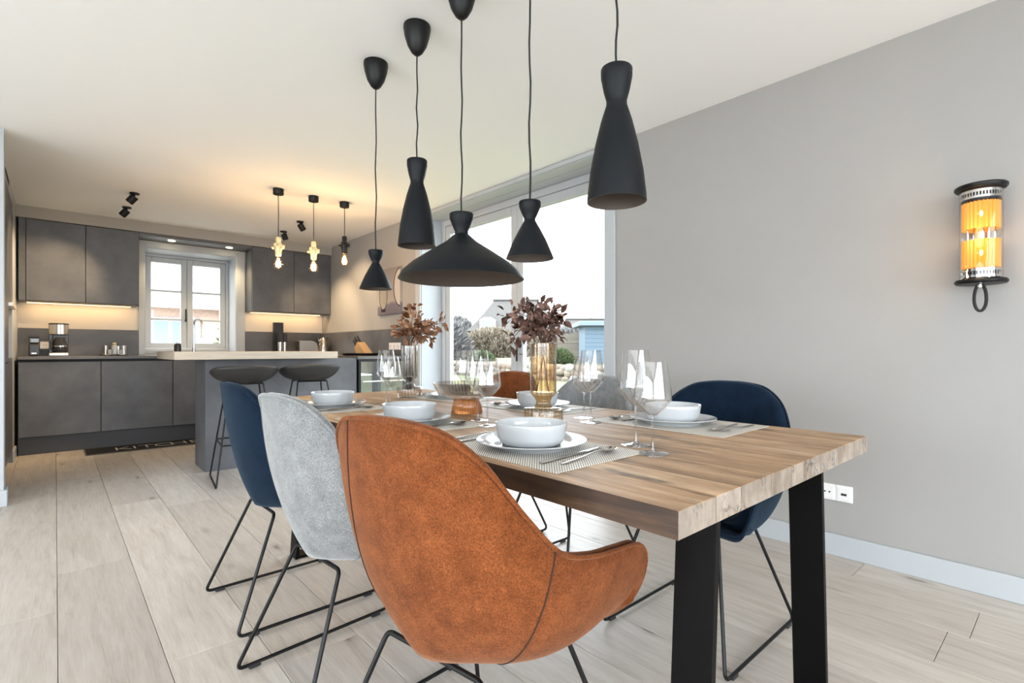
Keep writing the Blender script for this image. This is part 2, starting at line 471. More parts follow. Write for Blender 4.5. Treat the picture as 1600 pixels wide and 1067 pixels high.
# living-room walls outside the view, with large glazing that lights the room
wall_boxes('wall_west', [(XL - .3, XL, YN, -2.7, -0.12, ZC), (XL - .3, XL, 3.5, 4.60, -0.12, ZC), (XL - .3, XL, -2.7, 3.5, 2.32, ZC), (XL - .3, XL, -2.7, 3.5, -0.12, 0.06)],
           MAT['white'], 'white living-room wall with sliding glazing')
wall_boxes('wall_rear', [(XL - .3, -3.5, YN - .3, YN, -0.12, ZC), (2.3, XR, YN - .3, YN, -0.12, ZC), (-3.5, 2.3, YN - .3, YN, 2.32, ZC), (-3.5, 2.3, YN - .3, YN, -0.12, 0.06)],
           MAT['white'], 'white rear wall with wide glazing')
# soffit over the kitchen uppers
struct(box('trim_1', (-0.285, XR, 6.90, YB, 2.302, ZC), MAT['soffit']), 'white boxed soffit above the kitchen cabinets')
# baseboards
bm = bmesh.new(); bx(bm, XR - .016, XR, YN, WY0 - .1, 0, 0.105, bev=.003)
struct(finish(bm, 'baseboard_right', MAT['white']), 'white baseboard along the greige wall')
bm = bmesh.new(); bx(bm, XL, -0.228, 4.584, 4.60, 0, 0.105, bev=.003); bx(bm, -0.245, -0.229, 4.60, 4.715, 0, 0.105, bev=.003)
struct(finish(bm, 'baseboard_left', MAT['white']), 'white baseboard round the partition end')
bm = bmesh.new(); bx(bm, -0.285, -0.269, 6.34, 6.66, 0, 0.105, bev=.003)
struct(finish(bm, 'baseboard_column', MAT['white']), 'white baseboard at the kitchen column')

# ---- garden window
w1 = struct(empty('window_1', (3.09, (WY0 + WY1) / 2, WZ0)), 'tall white two-leaf garden window')
w1.location = (0, 0, 0)
FX = 3.085
bm = bmesh.new()
bx(bm, XR - .018, XR, WY0 - .09, WY0, 0, 2.412, bev=.003); bx(bm, XR - .018, XR, WY1, WY1 + .09, 0, 2.412, bev=.003)
bx(bm, XR - .018, XR, WY0, WY1, WZ1, 2.412, bev=.003)
finish(bm, 'window_casing', MAT['white'], w1)
bm = bmesh.new()       # lining of the reveal
bx(bm, XR, FX, WY0, WY0 + .006, WZ0, WZ1); bx(bm, XR, FX, WY1 - .006, WY1, WZ0, WZ1)
bx(bm, XR, XR + .115, WY0 + .006, WY1 - .006, WZ1 - .006, WZ1); bx(bm, XR + .121, FX, WY0 + .006, WY1 - .006, WZ1 - .006, WZ1)
bx(bm, XR, FX, WY0 + .006, WY1 - .006, WZ0, WZ0 + .006)
finish(bm, 'reveal_lining', MAT['white'], w1)
def casement(parent, plane, a0, a1, z0, z1, frame_w, sash_w, n, bars, depth=.07, axis='x', frame_mat=None, glass=None):
    """fixed frame + n sashes in a plane x=plane (a runs along y) or y=plane (a runs along x)"""
    fm = frame_mat or MAT['white']
    def B(bm, p0, p1, u0, u1, z0_, z1_, bev=.004):
        if axis == 'x': bx(bm, p0, p1, u0, u1, z0_, z1_, bev=bev)
        else: bx(bm, u0, u1, p0, p1, z0_, z1_, bev=bev)
    bm = bmesh.new()
    B(bm, plane, plane + depth, a0, a0 + frame_w, z0, z1); B(bm, plane, plane + depth, a1 - frame_w, a1, z0, z1)
    B(bm, plane, plane + depth, a0 + frame_w, a1 - frame_w, z1 - frame_w, z1); B(bm, plane, plane + depth, a0 + frame_w, a1 - frame_w, z0, z0 + frame_w)
    finish(bm, 'window_frame', fm, parent)
    w = (a1 - a0 - 2 * frame_w) / n
    for i in range(n):
        s0, s1 = a0 + frame_w + i * w + .002, a0 + frame_w + (i + 1) * w - .002
        t0, t1 = z0 + frame_w + .002, z1 - frame_w - .002
        bm = bmesh.new(); p0, p1 = plane + .012, plane + depth - .008
        B(bm, p0, p1, s0, s0 + sash_w, t0, t1); B(bm, p0, p1, s1 - sash_w, s1, t0, t1)
        B(bm, p0, p1, s0 + sash_w, s1 - sash_w, t1 - sash_w, t1); B(bm, p0, p1, s0 + sash_w, s1 - sash_w, t0, t0 + sash_w)
        sash = finish(bm, 'sash', fm, parent)
        zs = [t0 + sash_w] + [b for b in bars] + [t1 - sash_w]
        for b in bars:
            bm = bmesh.new(); B(bm, plane + .02, plane + .05, s0 + sash_w, s1 - sash_w, b - .011, b + .011, .003)
            finish(bm, 'glazing_bar', fm, sash)
        for za, zb in zip(zs[:-1], zs[1:]):
            bm = bmesh.new(); m_ = plane + .034
            q = [(s0 + sash_w - .004, za - .004), (s1 - sash_w + .004, za - .004), (s1 - sash_w + .004, zb + .004), (s0 + sash_w - .004, zb + .004)]
            bm.faces.new([bm.verts.new((m_, u, z) if axis == 'x' else (u, m_, z)) for u, z in q])
            finish(bm, 'pane', glass or MAT['pane'], sash)
casement(w1, FX, WY0 + .006, WY1 - .006, WZ0 + .006, WZ1 - .006, .062, .078, 2, [], glass=MAT['dimpane'])
bm = bmesh.new(); bx(bm, FX - .03, FX + .012, 3.335, 3.352, 1.02, 1.045, bev=.003); bx(bm, FX - .04, FX - .025, 3.334, 3.353, .90, 1.045, bev=.004)
finish(bm, 'handle', MAT['black'], w1)

# ---- kitchen window
w2 = struct(empty('window_2'), 'white casement kitchen window with glazing bars')
bm = bmesh.new()
bx(bm, .716, KX0, YB - .016, YB, .945, 2.256, bev=.003); bx(bm, KX1, 1.832, YB - .016, YB, .945, 2.256, bev=.003)
bx(bm, KX0, KX1, YB - .016, YB, KZ1, 2.256, bev=.003)
finish(bm, 'window_casing', MAT['white'], w2)
bm = bmesh.new()
bx(bm, KX0, KX0 + .005, YB, 7.64, KZ0, KZ1); bx(bm, KX1 - .005, KX1, YB, 7.64, KZ0, KZ1)
bx(bm, KX0 + .005, KX1 - .005, YB, 7.64, KZ1 - .005, KZ1); bx(bm, KX0, KX1, YB - .02, 7.64, KZ0 - .02, KZ0 + .004)
finish(bm, 'reveal_lining', MAT['white'], w2)
casement(w2, 7.60, KX0 + .005, KX1 - .005, KZ0 + .004, KZ1 - .005, .035, .062, 2, [1.384, 1.737], axis='y')
bm = bmesh.new(); bx(bm, 1.228, 1.242, 7.565, 7.615, 1.36, 1.39, bev=.003); bx(bm, 1.226, 1.244, 7.56, 7.572, 1.36, 1.52, bev=.004)
finish(bm, 'handle', MAT['black'], w2)

# ---- glazing outside the view
w3 = struct(empty('window_3'), 'wide living-room glazing in the left wall')
casement(w3, XL - .16, -2.7, 3.5, .06, 2.32, .06, .05, 4, [], axis='x')
w4 = struct(empty('window_4'), 'wide glazing in the rear wall')
casement(w4, YN - .16, -3.5, 2.3, .06, 2.32, .06, .05, 4, [], axis='y')

# ------------------------------------------------------------------ dining table
TX0, TX1, TY0, TY1, TZ, TT = 0.69, 1.69, 0.40, 2.72, 0.76, 0.044
table = thing('dining_table', 'long reclaimed wood dining table on black steel trapezoid legs', 'table')
widths = [.118, .092, .131, .104, .088, .122, .097, .134, .114]
sc_ = (TX1 - TX0) / sum(widths)
x = TX0
for i, w in enumerate(widths):
    w *= sc_
    bm = bmesh.new()
    cx_ = x + w / 2
    dz = dy = 0.0
    bx(bm, -w / 2 + .00015, w / 2 - .00015, TY0 + dy - 1.56, TY1 + dy - 1.56, -TT, dz, bev=.0007)
    bm.normal_update()
    bmesh.ops.recalc_face_normals(bm, faces=bm.faces)
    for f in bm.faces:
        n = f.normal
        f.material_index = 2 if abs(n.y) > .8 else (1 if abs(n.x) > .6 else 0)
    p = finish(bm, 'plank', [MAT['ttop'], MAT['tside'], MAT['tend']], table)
    p.location = (cx_, 1.56, TZ)
    x += w
for (ya, yb) in ((.445, .525), (2.50, 2.58)):
    zt = TZ - TT
    xc = 1.19
    for s in (-1, 1):
        bm = bmesh.new()
        t0, b0 = xc + s * .288, xc + s * .335
        prism(bm, [(t0, zt - .001), (t0 - s * .016, zt - .001), (b0 - s * .016, 0), (b0, 0)], ya, yb, 'y')
        finish(bm, 'leg', MAT['steelblk'], table)
    bm = bmesh.new(); bx(bm, xc - .32, xc + .32, ya, yb, 0.001, .014, bev=.001)
    finish(bm, 'floor_bar', MAT['steelblk'], table)
    bm = bmesh.new(); bx(bm, xc - .275, xc + .275, ya, yb, zt - .014, zt - .001, bev=.001)
    finish(bm, 'top_bar', MAT['steelblk'], table)

# ------------------------------------------------------------------ shell chairs
RIM = [(.205, 0, .430), (.21, .12, .430), (.224, .20, .436), (.240, .258, .446), (.246, .283, .485), (.236, .299, .545), (.19, .304, .588), (.10, .303, .604), (.01, .298, .617),
       (-.075, .286, .645), (-.14, .262, .715), (-.192, .218, .800), (-.228, .150, .852), (-.246, .075, .868)]
RIM_FULL = RIM + [(-.251, 0, .871)] + [(x, -y, z) for x, y, z in RIM[:0:-1]]
def shell_grid(rim, base_c, base_r, base_z, nt, bulge, side=0.0, egg=0.0):
    """rows from the base ellipse to the rim; same angle at both ends"""
    grid = []
    for p in rim:
        a = math.atan2(p.y / base_r[1], (p.x - base_c[0]) / base_r[0])
        b = Vector((base_c[0] + base_r[0] * math.cos(a), base_c[1] + base_r[1] * math.sin(a) * (1 + egg * math.cos(a)), base_z))
        col = []
        for k in range(nt + 1):
            t = k / nt
            hs, vs = math.sin(PI * t / 2), 1 - math.cos(PI * t / 2)
            bl = bulge + side * min(1.0, (2.1 if math.cos(a) > 0 else 1.0) * math.sin(a) ** 2)
            h = (1 - bl) * t + bl * hs; v = (1 - bl) * t + bl * vs
            col.append(Vector((b.x + (p.x - b.x) * h, b.y + (p.y - b.y) * h, b.z + (p.z - b.z) * v)))
        grid.append(col)
    return grid
def shell_mesh(rim, oc, orad, oz, ic, irad, iz, th, nt=14, bulge=.62, ibulge=.75, side=0.0, egg=0.0):
    m = len(rim)
    outer = shell_grid(rim, oc, orad, oz, nt, bulge, side, egg)
    inner_rim, top_rim = [], []
    for i, p in enumerate(rim):
        t = rim[(i + 1) % m] - rim[i - 1]
        nrm = Vector((t.y, -t.x, 0))
        if nrm.length < 1e-6: nrm = Vector((p.x, p.y, 0))
        nrm.normalize()
        if nrm.dot(Vector((p.x - oc[0], p.y, 0))) < 0: nrm = -nrm
        inner_rim.append(p - nrm * th + Vector((0, 0, -.002)))
        top_rim.append(p - nrm * th * .5 + Vector((0, 0, .008)))
    inner = shell_grid(inner_rim, ic, irad, iz, nt, ibulge)
    bm = bmesh.new()
    O = [[bm.verts.new(q) for q in col] for col in outer]
    I = [[bm.verts.new(q) for q in col] for col in inner]
    T = [bm.verts.new(q) for q in top_rim]
    bo = bm.verts.new((oc[0], oc[1], oz - .004)); bi = bm.verts.new((ic[0], ic[1], iz))
    for i in range(m):
        j = (i + 1) % m
        for k in range(nt):
            bm.faces.new((O[i][k], O[j][k], O[j][k + 1], O[i][k + 1]))
            bm.faces.new((I[j][k], I[i][k], I[i][k + 1], I[j][k + 1]))
        bm.faces.new((O[i][nt], O[j][nt], T[j], T[i])); bm.faces.new((T[i], T[j], I[j][nt], I[i][nt]))
        bm.faces.new((bo, O[j][0], O[i][0])); bm.faces.new((bi, I[i][0], I[j][0]))
    return bm, outer
def make_chair(mat, mat_seam):
    root = empty('shell_chair')
    rim = catmull(RIM_FULL, 5)
    bm, outer = shell_mesh(rim, (.01, 0), (.155, .17), .394, (.02, 0), (.12, .11), .428, .036, bulge=.5, side=.42, egg=.36)
    finish(bm, 'shell', mat, root, 180)
    bm = bmesh.new(); tube(bm, [p + Vector((0, 0, .003)) for p in rim], .0045, 6, closed=True)
    finish(bm, 'piping', mat, root, 180)
    # stitched seams on the outside of the shell: where the arms begin, and one down the left of the back
    m = len(rim)
    def on_shell(fi, k):
        i = int(math.floor(fi)); t = fi - i
        return outer[i % m][k] * (1 - t) + outer[(i + 1) % m][k] * t
    nt = len(outer[0]) - 1
    for top, bot in ((9 * 5 + 1, 9 * 5 + 4), (m - 9 * 5 - 1, m - 9 * 5 - 4), (12 * 5 + 3, 10 * 5)):
        pts = [on_shell(bot + (top - bot) * k / nt, k) for k in range(nt + 1)]
        bm = bmesh.new()
        tube(bm, [q + Vector((q.x + .02, q.y, -.02)).normalized() * .0006 for q in pts], .0017, 5)
        finish(bm, 'seam', mat_seam, root, 180)
    # loose seat pad
    bm = bmesh.new()
    prof = [(0, .427), (.88, .427), (.97, .436), (1.0, .452), (.985, .468), (.93, .478), (.6, .485), (0, .487)]
    lathe(bm, prof, n=40)
    for v in bm.verts:
        a = math.atan2(v.co.y, v.co.x); r = math.hypot(v.co.x, v.co.y)
        v.co.x = .02 + r * math.cos(a) * .185; v.co.y = r * math.sin(a) * .205
    finish(bm, 'seat_cushion', mat, root, 60)
    # sled base
    for s in (-1, 1):
        pts = fillet([(-.118, s * .10, .386), (-.118, s * .14, .386), (-.27, s * .228, .0125), (.27, s * .228, .0125), (.135, s * .14, .398), (.135, s * .10, .398)], .028)
        rod('leg_frame', pts, .006, MAT['black'], root)
        for gx in (-.215, .215):
            box('glider', (gx - .018, gx + .018, s * .228 - .008, s * .228 + .008, .0005, .014), MAT['blackpl'], root, .003)
    rod('cross_rod', [(-.118, -.1005, .386), (-.118, .1005, .386)], .006, MAT['black'], root)
    rod('cross_rod', [(.135, -.1005, .398), (.135, .1005, .398)], .006, MAT['black'], root)
    return root
def seam_mat(n, c): return plain(n, c, 0.9)
ch_rust = make_chair(MAT['rust'], seam_mat('rust_seam', (.035, .011, .004)))
ch_grey = make_chair(MAT['grey'], seam_mat('grey_seam', (.22, .22, .23)))
ch_navy = make_chair(MAT['navy'], seam_mat('navy_seam', (.004, .01, .025)))
def place(o, x, y, rz, label):
    o.location = (x, y, 0); o.rotation_euler = (0, 0, math.radians(rz))
    return tag(o, label, 'chair', 'shell chairs round the dining table')
cp = [copy_tree(ch_rust), copy_tree(ch_grey), copy_tree(ch_navy)]
place(ch_rust, .682, .893, 9, 'rust orange velvet shell chair in the foreground, nearest to the viewer')
place(ch_grey, .70, 1.53, 4, 'pale grey velvet shell chair left of the table, between the navy and rust ones')
place(ch_navy, .73, 2.165, 1, 'navy blue velvet shell chair next to the kitchen stools, left of the table')
place(cp[2], 1.755, .935, 180, 'navy blue velvet shell chair against the greige wall, right of the table')
place(cp[1], 1.755, 1.575, 180, 'grey shell chair in the middle of the window side of the table')
place(cp[0], 1.76, 2.20, 180, 'rust shell chair at the far end of the window side of the table')

# ------------------------------------------------------------------ place settings
def make_plate():
    return turned('dinner_plate', [(0, .004), (.078, .004), (.082, 0), (.088, 0), (.092, .006), (.132, .0165), (.136, .019), (.135, .0205), (.131, .020), (.096, .0105), (.090, .0085), (0, .0085)], MAT['porcelain'], n=64, smooth=45)
def make_bowl():
    return turned('soup_bowl', [(0, .003), (.064, .003), (.067, 0), (.071, 0), (.078, .006), (.0835, .018), (.0870, .040), (.0888, .051), (.0880, .0525), (.0862, .051), (.0838, .040), (.0800, .020), (.073, .010), (0, .008)], MAT['porcelain'], n=64, smooth=45)
def flat_strip(bm, sects, n=8):
    """cutlery body: elliptical sections (x, half width, half thickness, z, y)"""
    rings = []
    for x, w, t, z, y in sects:
        rings.append([bm.verts.new((x, y + w * math.cos(2 * PI * k / n), z + t * math.sin(2 * PI * k / n))) for k in range(n)])
    for A, B in zip(rings[:-1], rings[1:]):
        for k in range(n): bm.faces.new((A[k], A[(k + 1) % n], B[(k + 1) % n], B[k]))
    bm.faces.new(rings[0]); bm.faces.new(rings[-1][::-1])
def make_fork():
    bm = bmesh.new()
    flat_strip(bm, [(-.105, .004, .0012, .002, 0), (-.09, .0058, .0014, .002, 0), (-.04, .004, .0016, .003, 0), (.02, .0028, .0017, .008, 0), (.045, .0045, .0014, .009, 0), (.056, .0115, .0012, .0075, 0), (.066, .0125, .001, .006, 0)])
    for y in (-.0105, -.0035, .0035, .0105):
        flat_strip(bm, [(.064, .0019, .0009, .006, y), (.085, .0017, .0009, .0045, y * .97), (.103, .0008, .0006, .008, y * .9)], 6)
    return finish(bm, 'fork', MAT['steel'], None, 60)
def make_knife():
    bm = bmesh.new()
    flat_strip(bm, [(-.115, .004, .002, .0035, 0), (-.10, .0065, .003, .0035, 0), (-.02, .006, .0028, .0035, 0), (.0, .005, .0022, .003, 0), (.012, .008, .001, .003, 0), (.07, .0095, .0009, .003, .001), (.10, .0065, .0007, .003, .002), (.115, .001, .0005, .003, .003)])
    return finish(bm, 'knife', MAT['steel'], None, 60)
def make_spoon():
    bm = bmesh.new()
    flat_strip(bm, [(-.10, .004, .0012, .002, 0), (-.085, .0058, .0014, .002, 0), (-.03, .0035, .0017, .004, 0), (.03, .0028, .0018, .010, 0), (.045, .005, .0016, .0095, 0)])
    n, m = 20, 5
    for side, dz in ((1, 0), (-1, -.0012)):
        rings = []
        for j in range(m + 1):
            r = j / m
            z = .002 + .0085 * r ** 2 + dz * (1 - r * .6)
            rings.append([bm.verts.new((.072 + .031 * r * math.cos(2 * PI * k / n), .020 * r * math.sin(2 * PI * k / n) * (1 - .12 * math.cos(2 * PI * k / n)), z)) for k in range(n)] if j else [bm.verts.new((.072, 0, z))])
        for A, B in zip(rings[:-1], rings[1:]):
            for k in range(n):
                if len(A) == 1: bm.faces.new((A[0], B[k], B[(k + 1) % n]))
                else: bm.faces.new((A[k], A[(k + 1) % n], B[(k + 1) % n], B[k]))
    return finish(bm, 'spoon', MAT['steel'], None, 60, recalc=False)
def make_mat():
    bm = bmesh.new(); bx(bm, -.155, .155, -.235, .235, 0, .0022, bev=.0006)
    return finish(bm, 'placemat', MAT['mat'])
def make_wine(hgt, name):
    root = empty(name)
    s = hgt / .24
    bowl = [(.004, .098), (.010, .101), (.026, .117), (.0405, .1355), (.0432, .142), (.0434, .148), (.0415, .170), (.0372, .205), (.0318, .24)]
    inn = [(r - .0011, z + (.0012 if z < .2 else 0)) for r, z in bowl][::-1]
    bm = bmesh.new(); lathe(bm, [(r, z * s) for r, z in bowl + inn[:-1]] + [(0, .103 * s)], n=40)
    finish(bm, 'bowl', MAT['wine'], root, 60)
    turned('stem', [(.0045, .1 * s), (.0034, .085 * s), (.0032, .04 * s), (.0036, .016 * s), (.006, .007 * s)], MAT['stem'], root, n=16, smooth=60)
    turned('foot', [(.006, .007 * s), (.014, .0042), (.030, .0026), (.036, .0016), (.0362, .0005), (0, .0005)], MAT['stem'], root, n=40, smooth=60)
    return root
proto = dict(plate=make_plate(), bowl=make_bowl(), fork=make_fork(), knife=make_knife(), spoon=make_spoon(), mat=make_mat())
wine_t, wine_s = make_wine(.240, 'wine_glass'), make_wine(.213, 'wine_glass')
used = set()
def inst(key, loc, rz):
    o = proto[key] if key not in used else copy_tree(proto[key])
    used.add(key)
    o.location = loc; o.rotation_euler = (0, 0, math.radians(rz))
    return o
def glass(kind, x, y, label):
    src = wine_t if kind == 't' else wine_s
    o = src if kind not in used else copy_tree(src)
    used.add(kind)
    o.location = (x, y, TZ)
    tag(o, label, 'wine glass', 'wine glasses on the dining table')
MZ = TZ + .0024
SET = [(.875, .905, 0, 'the foreground rust chair', .75), (.875, 1.485, 0, 'the left pale grey chair', .3), (.88, 2.125, 0, 'the left navy chair', .9),
       (1.51, .895, 180, 'the right navy chair', .5), (1.505, 1.52, 180, 'the window-side grey chair', .2), (1.505, 2.125, 180, 'the far window-side rust chair', .6)]
for (px, py, rz, who, jit) in SET:
    sg = 1 if rz == 0 else -1
    def at(dx, dy, z=MZ): return (px + sg * dx, py + sg * dy, z)
    tag(inst('mat', at(0, .008, TZ + .0002), rz), f'woven striped placemat in front of {who}', 'placemat', 'placemats on the dining table')
    tag(inst('plate', at(0, 0), rz), f'white dinner plate in front of {who}', 'plate', 'dinner plates on the dining table')
    tag(inst('bowl', at(0, 0, MZ + .0087), rz), f'white bowl on the plate in front of {who}', 'bowl', 'bowls on the dinner plates')
    tag(inst('fork', at(-.005, .168), rz + 3), f'inner steel fork of the setting at {who}', 'fork', 'cutlery on the placemats')
    tag(inst('fork', at(-.02, .203), rz - 2), f'outer steel fork of the setting at {who}', 'fork', 'cutlery on the placemats')
    tag(inst('knife', at(-.01, -.122 - .02 * 1), rz + 6), f'steel knife of the setting at {who}', 'knife', 'cutlery on the placemats')
    tag(inst('spoon', at(.005, -.178), rz + 4), f'steel spoon of the setting at {who}', 'spoon', 'cutlery on the placemats')
glass('s', 1.03, .662, 'shorter wine glass nearest the table end, by the foreground rust chair setting')
glass('t', 1.094, .752, 'taller wine glass by the foreground rust chair setting')
glass('t', 1.326, 1.088, 'taller wine glass by the right navy chair setting')
glass('s', 1.395, 1.175, 'shorter wine glass by the right navy chair setting')
glass('s', 1.025, 1.262, 'shorter wine glass by the left pale grey chair setting')
glass('t', 1.075, 1.375, 'taller wine glass by the left pale grey chair setting')
glass('t', 1.31, 1.765, 'taller wine glass by the window-side grey chair setting, behind the ribbed bowl')
glass('s', 1.03, 1.90, 'shorter wine glass by the left navy chair setting, before the smoky vase')
glass('t', 1.085, 2.04, 'taller wine glass by the left navy chair setting, before the smoky vase')

# ------------------------------------------------------------------ vases with dried branches, footed bowl
def ribbed(bm, prof, nrib, amp, c=(0, 0, 0)):
    lathe(bm, prof, c, n=nrib * 4, ribs=nrib, rib=amp)
    step = 2 * PI / (nrib * 4)
    for f in bm.faces:          # darker tint in each flute valley paints the rib lines refraction would show
        m_ = f.calc_center_median()
        if int(math.floor((math.atan2(m_.y, m_.x) % (2 * PI)) / step)) % 4 == 2: f.material_index = 1
def make_vase(name, m_top, m_neck, m_base, m_flute, x, y, label, nrib=16):
    root = thing(name, label, 'vase', (x, y, TZ))
    bm = bmesh.new(); ribbed(bm, [(.0, .0005), (.060, .0005), (.0625, .004), (.0625, .050), (.060, .0545), (.030, .0565)], 24, .012)
    finish(bm, 'base_block', [m_base, m_flute], root, 60)
    bm = bmesh.new(); ribbed(bm, [(.030, .0565), (.0235, .066), (.0225, .076), (.028, .088), (.0385, .096)], 16, .03)
    finish(bm, 'neck', [m_neck, m_flute], root, 60)
    bm = bmesh.new(); ribbed(bm, [(.0385, .096), (.0415, .101), (.0415, .262), (.039, .263), (.0385, .105), (0, .102)], nrib, .018)
    finish(bm, 'body', [m_top, m_flute], root, 60)
    return root
make_vase('glass_vase', MAT['amber'], MAT['amberd'], MAT['amber'], MAT['amberf'], 1.175, 1.16, 'amber ribbed glass vase on the table in front of the window-side grey chair')
make_vase('glass_vase', MAT['smoke'], MAT['smoke'], MAT['smoked'], MAT['smokef'], 1.35, 2.29, 'smoky grey ribbed glass vase at the far end of the table')
def leaf_mesh(mat, ln=.026, wd=.0068):
    bm = bmesh.new()
    secs = [(0, .0006, 0), (.2, .7, .0005), (.45, 1.0, .0022), (.7, .72, .0030), (.9, .28, .001), (1.0, .02, -.002)]
    rows = []
    for t, w, z in secs:
        rows.append([bm.verts.new((t * ln, -w * wd, z + .0025 * w)), bm.verts.new((t * ln, 0, z)), bm.verts.new((t * ln, w * wd, z + .0025 * w))])
    for A, B in zip(rows[:-1], rows[1:]):
        for k in range(2): bm.faces.new((A[k], A[k + 1], B[k + 1], B[k]))
    bmesh.ops.solidify(bm, geom=bm.faces[:], thickness=.0005)
    me = bpy.data.meshes.new('leaf'); bm.to_mesh(me); bm.free(); me.materials.append(mat)
    me.polygons.foreach_set('use_smooth', [True] * len(me.polygons))
    return me
def make_bunch(name, label, x, y, z0, branches, mat, seed, nleaf, size):
    rnd = random.Random(seed)
    root = thing(name, label, 'dried branches', (x, y, z0))
    lm = [leaf_mesh(mat, .026 * s * size, .0072 * s * size) for s in (.85, 1.0, 1.2)]
    for bi, (bx_, by_, ex, ey, ez, bend) in enumerate(branches):
        P0 = Vector((bx_, by_, .004)) if bi < 3 else Vector((bx_ * -.3, by_ * -.3, .12)); P1 = Vector((bx_ * -.4, by_ * -.4, .165)); P2 = Vector((ex, ey, ez))
        mid = Vector((ex * .35, ey * .35, .165 + (ez - .165) * .65 + bend))
        pts = [P0 + (P1 - P0) * (k / 4) for k in range(4)]
        tops = []
        for k in range(11):
            t = k / 10
            tops.append(P1 * (1 - t) ** 2 + mid * 2 * t * (1 - t) + P2 * t * t)
        bm = bmesh.new(); tube(bm, pts + tops, [.0022] * 4 + [.0020 - .0013 * k / 10 for k in range(11)], 5)
        br = finish(bm, 'branch', MAT['twig'], root, 180)
        for i in range(nleaf):
            t = .22 + .78 * (i + .5) / nleaf
            p = P1 * (1 - t) ** 2 + mid * 2 * t * (1 - t) + P2 * t * t
            tan = ((mid - P1) * 2 * (1 - t) + (P2 - mid) * 2 * t).normalized()
            side = rnd.uniform(0, 2 * PI)
            u = tan.orthogonal().normalized(); w = tan.cross(u)
            d = (tan * rnd.uniform(.15, .8) + u * math.cos(side) + w * math.sin(side)).normalized()
            lf = bpy.data.objects.new('leaf', rnd.choice(lm)); COL.objects.link(lf); lf.parent = br
            # short stalk spread keeps the crown full
            p = p + d * rnd.uniform(.002, .026) * size
            if math.hypot(p.x, p.y) < .062 and p.z < .185: p.z = .185 + rnd.uniform(0, .03); d.z = abs(d.z) + .2; d.normalize()
            q = d.to_track_quat('X', 'Z')
            lf.rotation_mode = 'QUATERNION'
            lf.rotation_quaternion = q @ Matrix.Rotation(rnd.uniform(-1.3, 1.3), 3, 'X').to_quaternion()
            lf.location = p
def lat(l, d):      # l to the viewer's right, d away from the viewer -> room x, y
    return (l * .745 + d * .667, -l * .667 + d * .745)
def BR(specs):
    out = []
    for i, (l, d, ez, bend) in enumerate(specs):
        ex, ey = lat(l, d); a = i * 2.4
        out.append((.022 * math.cos(a), .022 * math.sin(a), ex, ey, ez, bend))
    return out
make_bunch('dried_branches', 'burgundy dried leaf branches in the amber vase', 1.175, 1.16, TZ + .103,
           BR([(-.125, .02, .245, .07), (-.07, -.02, .27, .02), (-.02, .05, .285, 0), (.03, -.03, .27, 0), (.055, .02, .245, .03), (-.11, -.04, .16, .10), (-.035, -.06, .18, .08), (.05, .05, .17, .08), (-.045, .01, .10, .13), (.012, -.05, .20, .06)]),
           MAT['leafa'], 3, 29, 1.25)
make_bunch('dried_branches', 'copper dried leaf branches in the smoky grey vase', 1.35, 2.29, TZ + .103,
           BR([(-.055, .02, .27, .02), (.02, .0, .36, 0), (.06, -.03, .29, .02), (.175, .0, .275, .03), (.10, .03, .25, .04), (-.03, -.04, .20, .06), (.05, .05, .20, .06), (.11, -.03, .19, .08), (.0, .04, .25, .03)]),
           MAT['leafb'], 5, 28, 1.45)
cb = thing('footed_bowl', 'ribbed smoky glass bowl on an orange ribbed glass foot', 'bowl', (1.175, 1.57, TZ))
bm = bmesh.new(); ribbed(bm, [(0, .0005), (.056, .0005), (.060, .004), (.052, .046), (.046, .054), (0, .055)], 36, .01)
finish(bm, 'foot', [MAT['orangeg'], MAT['orangef']], cb, 60)
bm = bmesh.new(); ribbed(bm, [(0, .0555), (.06, .0565), (.095, .070), (.118, .090), (.130, .116), (.128, .1165), (.115, .091), (.093, .073), (.058, .060), (0, .059)], 60, .006)
finish(bm, 'bowl', [MAT['smoked'], MAT['smokef']], cb, 60)

